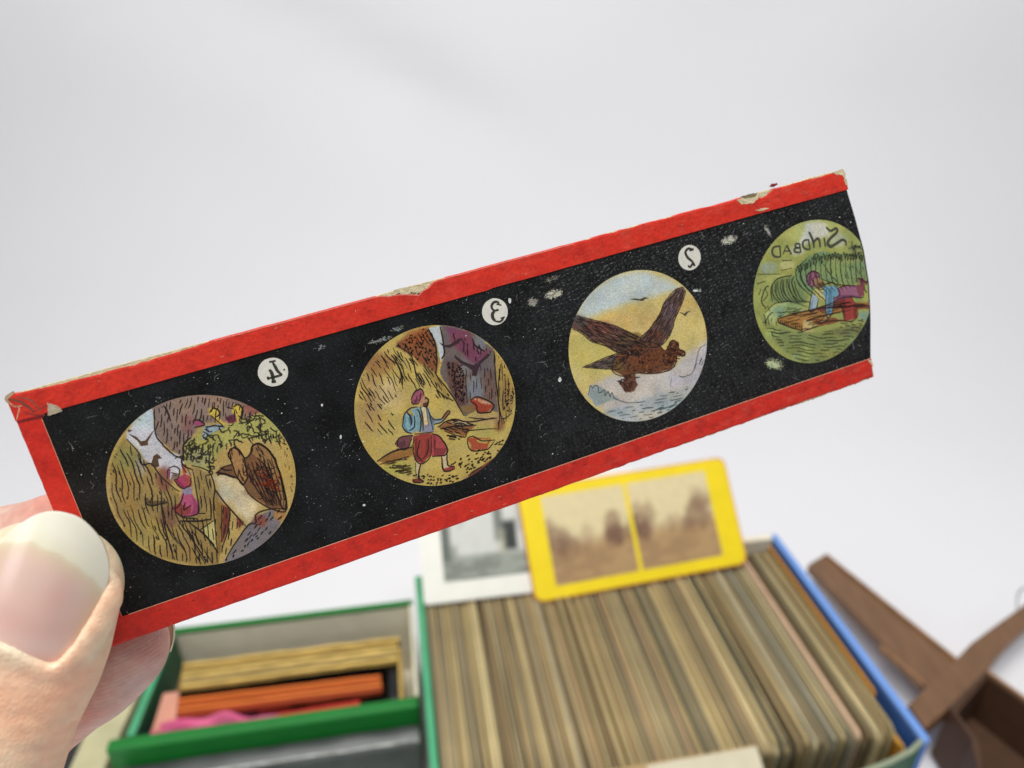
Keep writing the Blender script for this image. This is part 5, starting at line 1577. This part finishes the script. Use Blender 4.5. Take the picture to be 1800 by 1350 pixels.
def sdf(P):
    q_ = P - TO
    s_, w_, v_ = q_ @ tv, q_ @ wv2, q_ @ nv
    a = tprof(s_, ((-40, 8.6), (-24, 9.0), (-18, 9.8), (-12, 10.3), (-8, 10.2), (0, 9.1), (3, 8.3), (8, 7.4)))
    b = tprof(s_, ((-40, 10.4), (-24, 9.6), (-14, 8.3), (-8, 7.7), (0, 7.2), (8, 6.6)))
    cap = np.maximum(s_, 0) / 6.5
    r = (np.abs(w_ / a) ** 2.2 + np.abs(v_ / b) ** 2.2 + cap ** 2.6) ** (1 / 2.3)
    back = np.maximum(-(s_ + 27), 0)
    d = (r - 1) * np.minimum(a, b) + np.where(back > 0, back * .8, 0)
    # nail folds
    rad = [.35, .9, 1.4, 1.6, 1.6, 1.35, 1.0, .95, .95, .95, 1.0, 1.2]
    cx_ = np.mean(NAIL, axis=0)
    side = []
    for (x_, y_), e_ in zip(((191, 1020), (186, 1036), (174, 1060), (155, 1094), (130, 1133), (100, 1165), (67, 1159), (45, 1149), (22, 1137), (0, 1128), (-28, 1112), (-34, 1060)), (.1, .35, .6, .7, .7, .55, .5, .5, .5, .5, .5, .6)):
        pt = np.array(nail_px(x_, y_))
        dr = (pt - cx_) / np.linalg.norm(pt - cx_)
        side.append(tuple(pt + dr * e_))
    for i in range(len(side) - 1):
        A_ = (side[i][0], side[i][1], nail_v(*side[i]) - .75)
        B_ = (side[i + 1][0], side[i + 1][1], nail_v(*side[i + 1]) - .75)
        d = smin(d, capsule(np.stack([w_, s_, v_], 1), A_, B_, rad[i], rad[i + 1]), 1.6)
    ax_ = s_ + .028 * w_ ** 2
    on_t = np.clip((v_ - 1) / 3, 0, 1)
    for s0_, k_ in ((-9.6, .10), (-11.2, .07), (-14.0, .16), (-15.6, .12), (-17.6, .18), (-19.4, .12)):
        d = d + k_ * on_t * np.exp(-((ax_ - s0_ + .25 * np.sin(w_ * 1.3 + s0_)) / .5) ** 2)
    near = (np.abs(d) < 4) & (s_ > -10) & (v_ > 0)
    if near.any():
        o2 = poly_sd(np.stack([w_[near], s_[near]], 1), NAIL)
        carve = np.maximum(o2, (nail_v(w_[near], s_[near]) - .25) - v_[near])
        d[near] = smax(d[near], -carve, .35)
    # proximal thumb
    IP = TO + tv * -26
    IP = IP + np.array([0, 0, 1.0])
    MCP = (-90, -78, 101)
    CMC = (-126, -110, 120)
    d = smin(d, capsule(P, IP, MCP, 8.8, 10.5), 4)
    pal = capsule(P, MCP, CMC, 11.5, 14)
    W_ = (-168, -138, 140)
    # palm
    mc = {'i': (-140, -58, 134), 'm': (-131, -84, 138), 'r': (-124, -104, 137), 'l': (-119, -121, 133)}
    for k in mc:
        pal = smin(pal, capsule(P, W_, mc[k], 13, 9.5), 9)
    pal = smin(pal, capsule(P, mc['i'], mc['l'], 9, 8.5), 8)
    pal = smin(pal, capsule(P, CMC, mc['m'], 11, 9), 10)
    pal = smin(pal, capsule(P, W_, (-235, -200, 155), 21, 25), 12)
    d = smin(d, pal, 7)
    # fingers
    fg = np.full(len(P), 1e9)
    it = crd(172, 940) * 111.5
    im = crd(205, 1131) * 113.5 + np.array([-.35, -.75, 0])
    chains = {'m': [im, im + np.array([-18.6, -13.4, 3.0]), im + np.array([-38, -27.5, 10]), mc['m']],
              'i': [it, it + np.array([-23, -5.5, 2.5]), it + np.array([-46, -12, 9]), mc['i']],
              'r': [(-86, -89, 127), (-84, -104, 120), (-96, -106, 116), mc['r']],
              'l': [(-92, -108, 127), (-88, -119, 121), (-97, -121, 117), mc['l']]}
    rr2 = {'m': (7.8, 9.3, 9.6, 9), 'i': (7.2, 7.8, 8.4, 9), 'r': (6.6, 7.2, 8, 8.6), 'l': (5.6, 6.2, 7, 8)}
    for k in chains:
        f_ = None
        for i in range(3):
            c_ = capsule(P, chains[k][i], chains[k][i + 1], rr2[k][i], rr2[k][i + 1])
            f_ = c_ if f_ is None else smin(f_, c_, 2.2)
        # soft fingertip pad bulge
        t0 = np.array(chains[k][0]); e = np.array(chains[k][1]) - t0
        pad = t0 + e * .22 + (np.array([.15, -.1, -1.4]) if k in 'im' else 0)
        f_ = smin(f_, np.linalg.norm(P - pad, axis=1) - rr2[k][0] * 1.0, 2.5)
        fg = np.minimum(fg, f_)
    d = smin(d, np.where(np.linalg.norm(P - np.array(mc['m']), axis=1) < 30, fg, fg), 1.2)
    # nothing inside the slide: the flesh flattens against it
    h = (P - A0) @ NV                         # depth behind the front face
    uu = (P - A0) @ U
    vv = (P - A0) @ V
    slab = np.maximum(np.maximum(-.25 - h, h - 1.62), np.maximum(np.maximum(-.15 - uu, uu - 140), np.maximum(vv - .2, -38.0 - vv)))
    d = smax(d, -slab, .8)
    return d


def surface_nets(lo_, hi_, h):
    n = np.ceil((np.array(hi_) - np.array(lo_)) / h).astype(int) + 1
    BS = 6
    nb = np.ceil(n / BS).astype(int)
    n = nb * BS
    lo_ = np.array(lo_, float)
    cc = np.stack(np.meshgrid(*[np.arange(k) for k in nb], indexing='ij'), -1).reshape(-1, 3)
    cen = lo_ + (cc * BS + (BS - 1) / 2) * h
    dc = sdf(cen)
    keep = np.abs(dc) < BS * h * 1.25 + 1.2
    G = np.repeat(np.repeat(np.repeat(dc.reshape(nb), BS, 0), BS, 1), BS, 2).astype(np.float32)
    loc = np.stack(np.meshgrid(*[np.arange(BS)] * 3, indexing='ij'), -1).reshape(-1, 3)
    kc = cc[keep]
    for s0 in range(0, len(kc), 1500):
        blk = kc[s0:s0 + 1500]
        idx = (blk[:, None, :] * BS + loc[None]).reshape(-1, 3)
        G[idx[:, 0], idx[:, 1], idx[:, 2]] = sdf(lo_ + idx * h)
    S_ = G < 0
    m = n - 1
    off = [(i, j, k) for i in (0, 1) for j in (0, 1) for k in (0, 1)]
    cnt = np.zeros(m, np.int8)
    for o in off:
        cnt += S_[o[0]:o[0] + m[0], o[1]:o[1] + m[1], o[2]:o[2] + m[2]]
    act = (cnt > 0) & (cnt < 8)
    ci = np.argwhere(act)
    vid = -np.ones(m, np.int64)
    vid[act] = np.arange(len(ci))
    acc = np.zeros((len(ci), 3)); num = np.zeros(len(ci))
    for a in range(8):
        for bit in (1, 2, 4):
            if a & bit:
                continue
            b = a | bit
            oa = np.array([(a >> 2) & 1, (a >> 1) & 1, a & 1]); ob = np.array([(b >> 2) & 1, (b >> 1) & 1, b & 1])
            ga = G[tuple((ci + oa).T)]; gb = G[tuple((ci + ob).T)]
            x_ = (ga < 0) != (gb < 0)
            t = np.where(x_, ga / np.where(x_, ga - gb, 1), 0)
            acc += np.where(x_[:, None], oa + t[:, None] * (ob - oa), 0)
            num += x_
    verts = lo_ + (ci + acc / num[:, None]) * h
    quads = []
    for ax in range(3):
        b, c = (ax + 1) % 3, (ax + 2) % 3
        s0 = [slice(None)] * 3; s1 = [slice(None)] * 3
        s0[ax] = slice(0, -1); s1[ax] = slice(1, None)
        ch = S_[tuple(s0)] != S_[tuple(s1)]
        e = np.argwhere(ch)
        ok = (e[:, b] > 0) & (e[:, c] > 0) & (e[:, b] < m[b]) & (e[:, c] < m[c]) & (e[:, ax] < m[ax])
        e = e[ok]
        inside0 = S_[tuple(e.T)]
        db = np.zeros(3, int); db[b] = 1
        dc_ = np.zeros(3, int); dc_[c] = 1
        v0 = vid[tuple((e - db - dc_).T)]; v1 = vid[tuple((e - dc_).T)]; v2 = vid[tuple(e.T)]; v3 = vid[tuple((e - db).T)]
        qd = np.stack([v0, v1, v2, v3], 1)
        qd[~inside0] = qd[~inside0][:, ::-1]
        quads.append(qd)
    quads = np.concatenate(quads)
    quads = quads[(quads >= 0).all(1)]
    # smooth lightly
    e = np.concatenate([quads[:, [0, 1]], quads[:, [1, 2]], quads[:, [2, 3]], quads[:, [3, 0]]])
    for it_ in range(2):
        sm = np.zeros_like(verts); cn = np.zeros(len(verts))
        for d_ in range(3):
            sm[:, d_] = np.bincount(e[:, 0], verts[e[:, 1], d_], len(verts)) + np.bincount(e[:, 1], verts[e[:, 0], d_], len(verts))
        cn = np.bincount(e[:, 0], minlength=len(verts)) + np.bincount(e[:, 1], minlength=len(verts))
        verts = verts * .5 + .5 * sm / np.maximum(cn, 1)[:, None]
    return verts, quads


def mk_mesh_np(name, verts_w, quads, cols, mat, parent):
    me = bpy.data.meshes.new(name)
    nq = len(quads)
    me.vertices.add(len(verts_w)); me.loops.add(nq * 4); me.polygons.add(nq)
    me.vertices.foreach_set('co', verts_w.astype(np.float32).ravel())
    me.loops.foreach_set('vertex_index', quads.astype(np.int32).ravel())
    me.polygons.foreach_set('loop_start', np.arange(0, nq * 4, 4, dtype=np.int32))
    me.polygons.foreach_set('use_smooth', np.ones(nq, bool))
    me.update(calc_edges=True)
    a = me.color_attributes.new('Col', 'FLOAT_COLOR', 'POINT')
    arr = np.ones((len(verts_w), 4), np.float32); arr[:, :3] = cols
    a.data.foreach_set('color', arr.ravel())
    me.materials.append(mat)
    o = bpy.data.objects.new(name, me)
    COL.objects.link(o)
    o.parent = parent
    return o


def to_world(Pm):
    c, s = math.cos(PITCH), math.sin(PITCH)
    X, Y, D_ = Pm[:, 0] / 1000, Pm[:, 1] / 1000, Pm[:, 2] / 1000
    return np.stack([X, D_ * c + Y * s, H - D_ * s + Y * c], 1)


def lin_np(c):
    c = np.clip(c, 0, 255) / 255
    return np.where(c <= .04045, c / 12.92, ((c + .055) / 1.055) ** 2.4)


def skin_mat():
    m = M('skin', vcol=True, rough=.46, spec=.42, sss=.22, var=.07, vscale=500)
    nt = m.node_tree
    L = nt.links.new
    b = nt.nodes['Principled BSDF']
    geo = nt.nodes.new('ShaderNodeTexCoord')
    # fine skin relief: creases running across, plus ridges where the attribute allows
    at = nt.nodes.new('ShaderNodeAttribute'); at.attribute_name = 'ridge'
    wav = nt.nodes.new('ShaderNodeTexWave'); wav.wave_type = 'RINGS'; wav.rings_direction = 'SPHERICAL'; wav.inputs['Scale'].default_value = 560; wav.inputs['Distortion'].default_value = 2.2
    wav.inputs['Detail'].default_value = 1; wav.inputs['Detail Scale'].default_value = .18
    mp = nt.nodes.new('ShaderNodeMapping')
    m['mp'] = 1
    L(geo.outputs['Object'], mp.inputs[0]); L(mp.outputs[0], wav.inputs['Vector'])
    mu = nt.nodes.new('ShaderNodeMath'); mu.operation = 'MULTIPLY'; L(wav.outputs['Fac'], mu.inputs[0]); L(at.outputs['Fac'], mu.inputs[1])
    at.attribute_name = 'ridge'
    vo = nt.nodes.new('ShaderNodeTexVoronoi'); vo.inputs['Scale'].default_value = 1400; vo.feature = 'DISTANCE_TO_EDGE'
    L(geo.outputs['Object'], vo.inputs['Vector'])
    no = nt.nodes.new('ShaderNodeTexNoise'); no.inputs['Scale'].default_value = 420; no.inputs['Detail'].default_value = 5
    L(geo.outputs['Object'], no.inputs['Vector'])
    ad = nt.nodes.new('ShaderNodeMath'); ad.operation = 'MULTIPLY_ADD'; L(vo.outputs['Distance'], ad.inputs[0]); ad.inputs[1].default_value = .9; L(no.outputs[0], ad.inputs[2])
    ad2 = nt.nodes.new('ShaderNodeMath'); ad2.operation = 'ADD'; L(ad.outputs[0], ad2.inputs[0]); L(mu.outputs[0], ad2.inputs[1])
    bp_ = nt.nodes.new('ShaderNodeBump'); bp_.inputs['Strength'].default_value = .48; bp_.inputs['Distance'].default_value = .00022
    L(ad2.outputs[0], bp_.inputs['Height']); L(bp_.outputs[0], b.inputs['Normal'])
    return m, mp


hv, hq = surface_nets((-215, -175, 80), (-38, 5, 168), .42)
person = empty('person', to_world(np.array([[-150., -120., 130.]]))[0])
tag(person, 'left hand gripping the end of the glass slide, thumb in front and fingers behind', 'person')
pl = np.array(person.location)
sk, sk_mp = skin_mat()
q_ = hv - TO
s_, w_, v_ = q_ @ tv, q_ @ wv2, q_ @ nv
cols = np.tile(np.array([232., 200., 168.]), (len(hv), 1))
n1 = noise2(hv[:, :2] + hv[:, 2:] * .6, .12, 1)[:, None]
n2 = noise2(hv[:, :2] - hv[:, 2:] * .5, .4, 2)[:, None]
n3 = noise2(hv[:, :2] + hv[:, 2:] * .3, 1.3, 8)[:, None]
cols += (n3 - .5) * np.array([8, 16, 14])
cols += (n1 - .5) * np.array([18, -24, -30]) + (n2 - .5) * np.array([10, -8, -12])
thumb = ((s_ > -30) & (v_ > -3))
cut = np.exp(-((s_ + 9.5) / 3.0) ** 2) * thumb
cols = cols + (cut[:, None]) * np.array([4, -10, -10])
nd = np.abs(poly_sd(np.stack([w_, s_], 1)[thumb], [tuple(p_) for p_ in NAIL]))
rimc = np.zeros(len(hv)); rimc[thumb] = np.exp(-(nd / .55) ** 2)
cols = cols + rimc[:, None] * np.array([6, 12, 14])
sidef = np.exp(-((w_ - 9.2) / 2.0) ** 2) * np.exp(-((s_ + 1) / 8) ** 2) * thumb
cols = cols + sidef[:, None] * np.array([6, 14, 14])
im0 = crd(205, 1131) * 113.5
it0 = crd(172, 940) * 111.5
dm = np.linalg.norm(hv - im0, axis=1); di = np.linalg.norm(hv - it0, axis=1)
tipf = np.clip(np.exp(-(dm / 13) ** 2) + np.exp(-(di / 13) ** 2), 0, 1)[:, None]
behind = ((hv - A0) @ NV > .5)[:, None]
cols = np.where(behind, cols + np.array([-26, -34, -22]) + tipf * np.array([-2, -12, -2]), cols)  # shade behind the slide painted into the skin; fingertips also redder
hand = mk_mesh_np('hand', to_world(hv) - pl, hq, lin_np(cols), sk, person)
ra = hand.data.attributes.new('ridge', 'FLOAT', 'POINT')
rv = .28 * np.clip(1.3 - np.linalg.norm(hv - im0, axis=1) / 14, 0, 1) * (((hv - A0) @ NV) > .5)
ra.data.foreach_set('value', rv.astype(np.float32))
pc = to_world((im0 + np.array([-3., 13., -2.]))[None])[0] - pl
sk_mp.inputs['Location'].default_value = tuple(-pc)

# nails
nail_m = M('fingernail', vcol=True, rough=.30, spec=.5, var=.03, vscale=300, sss=.2, coat=.35)


def thumb_nail():
    R_, C_ = 90, 48
    npoly = np.array([p_ for k in range(len(NAIL)) for p_ in crs([NAIL[k - 1], NAIL[k], NAIL[(k + 1) % len(NAIL)], NAIL[(k + 2) % len(NAIL)]], 8)[8:16]])
    s0, s1 = float(npoly[:, 1].min()) + .02, float(npoly[:, 1].max()) - .02
    vs, cs, fs = [], [], []
    rows = []
    for i in range(R_ + 1):
        t = .5 - .5 * math.cos(math.pi * i / R_)
        s_ = s0 + (s1 - s0) * t
        xs = []
        n = len(npoly)
        for k in range(n):
            a, b = npoly[k], npoly[(k + 1) % n]
            if (a[1] - s_) * (b[1] - s_) < 0:
                xs.append(a[0] + (b[0] - a[0]) * (s_ - a[1]) / (b[1] - a[1]))
        if len(xs) < 2:
            kk = npoly[int(np.argmin(np.abs(npoly[:, 1] - s_)))]; xs = [kk[0] - .2, kk[0] + .2]
        rows.append((s_, min(xs), max(xs)))
    # soften the outline
    for it_ in range(3):
        rows = [rows[0]] + [(rows[i][0], (rows[i - 1][1] + 2 * rows[i][1] + rows[i + 1][1]) / 4, (rows[i - 1][2] + 2 * rows[i][2] + rows[i + 1][2]) / 4) for i in range(1, R_)] + [rows[-1]]
    for layer in (0, 1):
        for (s_, a, b) in rows:
            for j in range(C_ + 1):
                w_ = a + (b - a) * (.5 - .5 * math.cos(math.pi * j / C_))
                ed = min(j, C_ - j) / C_
                v_ = nail_v(w_, s_) + (.22 if layer == 0 else -.22)
                vs.append(TO + tv * s_ + wv2 * w_ + nv * v_)
                smile = float(np.interp(w_, [q0[0] for q0 in SMILE], [q0[1] for q0 in SMILE])) + .08 * math.sin(w_ * 2.3)
                fe = sst(smile - .55, smile + .4, s_)
                bedc = mixc((226, 176, 164), (228, 192, 178), sst(-6, 2, s_))
                bedc = mixc(bedc, (222, 186, 150), .75 * sst(3.6, 7.0, abs(w_ - .5)))
                bedc = mixc(bedc, (226, 204, 174), .7 * sst(smile - 2.6, smile - .2, s_))
                bedc = mixc(bedc, (222, 160, 150), .35 * math.exp(-((w_ - 2.6) / 1.6) ** 2 - ((s_ - .5) / 2.2) ** 2))
                bedc = mixc(bedc, (238, 206, 194), .5 * math.exp(-((s_ + 6.0) / 1.6) ** 2))
                tipc = mixc((238, 229, 204), (241, 235, 216), sst(smile, smile + 3, s_))
                line = math.exp(-((s_ - smile - .05) / .22) ** 2)
                c = mixc(bedc, tipc, fe)
                c = mixc(c, (206, 180, 140), .28 * line)
                cs.append(lin(c))
    per = (R_ + 1) * (C_ + 1)
    for layer in (0, 1):
        for i in range(R_):
            for j in range(C_):
                q2 = layer * per + i * (C_ + 1) + j
                f = (q2, q2 + 1, q2 + C_ + 2, q2 + C_ + 1)
                fs.append(f if layer == 0 else f[::-1])
    rim = [i * (C_ + 1) for i in range(R_ + 1)] + [R_ * (C_ + 1) + j for j in range(1, C_ + 1)] + [i * (C_ + 1) + C_ for i in range(R_ - 1, -1, -1)] + [j for j in range(C_ - 1, 0, -1)]
    for k in range(len(rim)):
        a, b = rim[k], rim[(k + 1) % len(rim)]
        fs.append((a, b, b + per, a + per))
    vw = to_world(np.array(vs)) - pl
    o = mesh_obj('fingernail', vw, fs, nail_m, person, cs, smooth=True)
    o['label'] = 'long pale tipped thumbnail'


thumb_nail()


def far_nail(tip, root, up, lenf=6.0, wid=5.2, out=3.4):
    """nail on the far side of a fingertip"""
    t = np.array(tip) - np.array(root); t /= np.linalg.norm(t)
    n_ = np.array(up, float); n_ -= t * (n_ @ t); n_ /= np.linalg.norm(n_)
    ww = np.cross(t, n_)
    vs, fs, cs = [], [], []
    R_, C_ = 16, 14
    for lay in (0, 1):
        for i in range(R_ + 1):
            for j in range(C_ + 1):
                a = i / R_; b = j / C_ * 2 - 1
                L_ = -lenf + a * (lenf + 7.0 + out - 1.9 * b * b * a)
                x_ = b * wid * (1 - .12 * (1 - a))
                z_ = 7.4 - .055 * x_ * x_ - .012 * L_ * L_ + (.2 if lay == 0 else -.2)
                vs.append(np.array(tip) + t * L_ + ww * x_ + n_ * z_)
                cs.append(lin(mixc((220, 176, 164), (236, 228, 204), sst(.72, .78, a))))
    per = (R_ + 1) * (C_ + 1)
    for lay in (0, 1):
        for i in range(R_):
            for j in range(C_):
                q2 = lay * per + i * (C_ + 1) + j
                f = (q2, q2 + 1, q2 + C_ + 2, q2 + C_ + 1)
                fs.append(f if lay else f[::-1])
    rim = [i * (C_ + 1) for i in range(R_ + 1)] + [R_ * (C_ + 1) + j for j in range(1, C_ + 1)] + [i * (C_ + 1) + C_ for i in range(R_ - 1, -1, -1)] + [j for j in range(C_ - 1, 0, -1)]
    for k in range(len(rim)):
        a, b = rim[k], rim[(k + 1) % len(rim)]
        fs.append((a, b, b + per, a + per))
    return mesh_obj('fingernail', to_world(np.array(vs)) - pl, fs, nail_m, person, cs, smooth=True)


far_nail(im0, im0 + np.array([-18.6, -12.2, 3.0]), (.25, -.1, 1.0), wid=4.6, out=-2.2)
far_nail(it0, it0 + np.array([-23, -5.5, 2.5]), (.1, 0, 1.0), out=.5)
print('cards', n_cards, 'hand verts', len(hv))
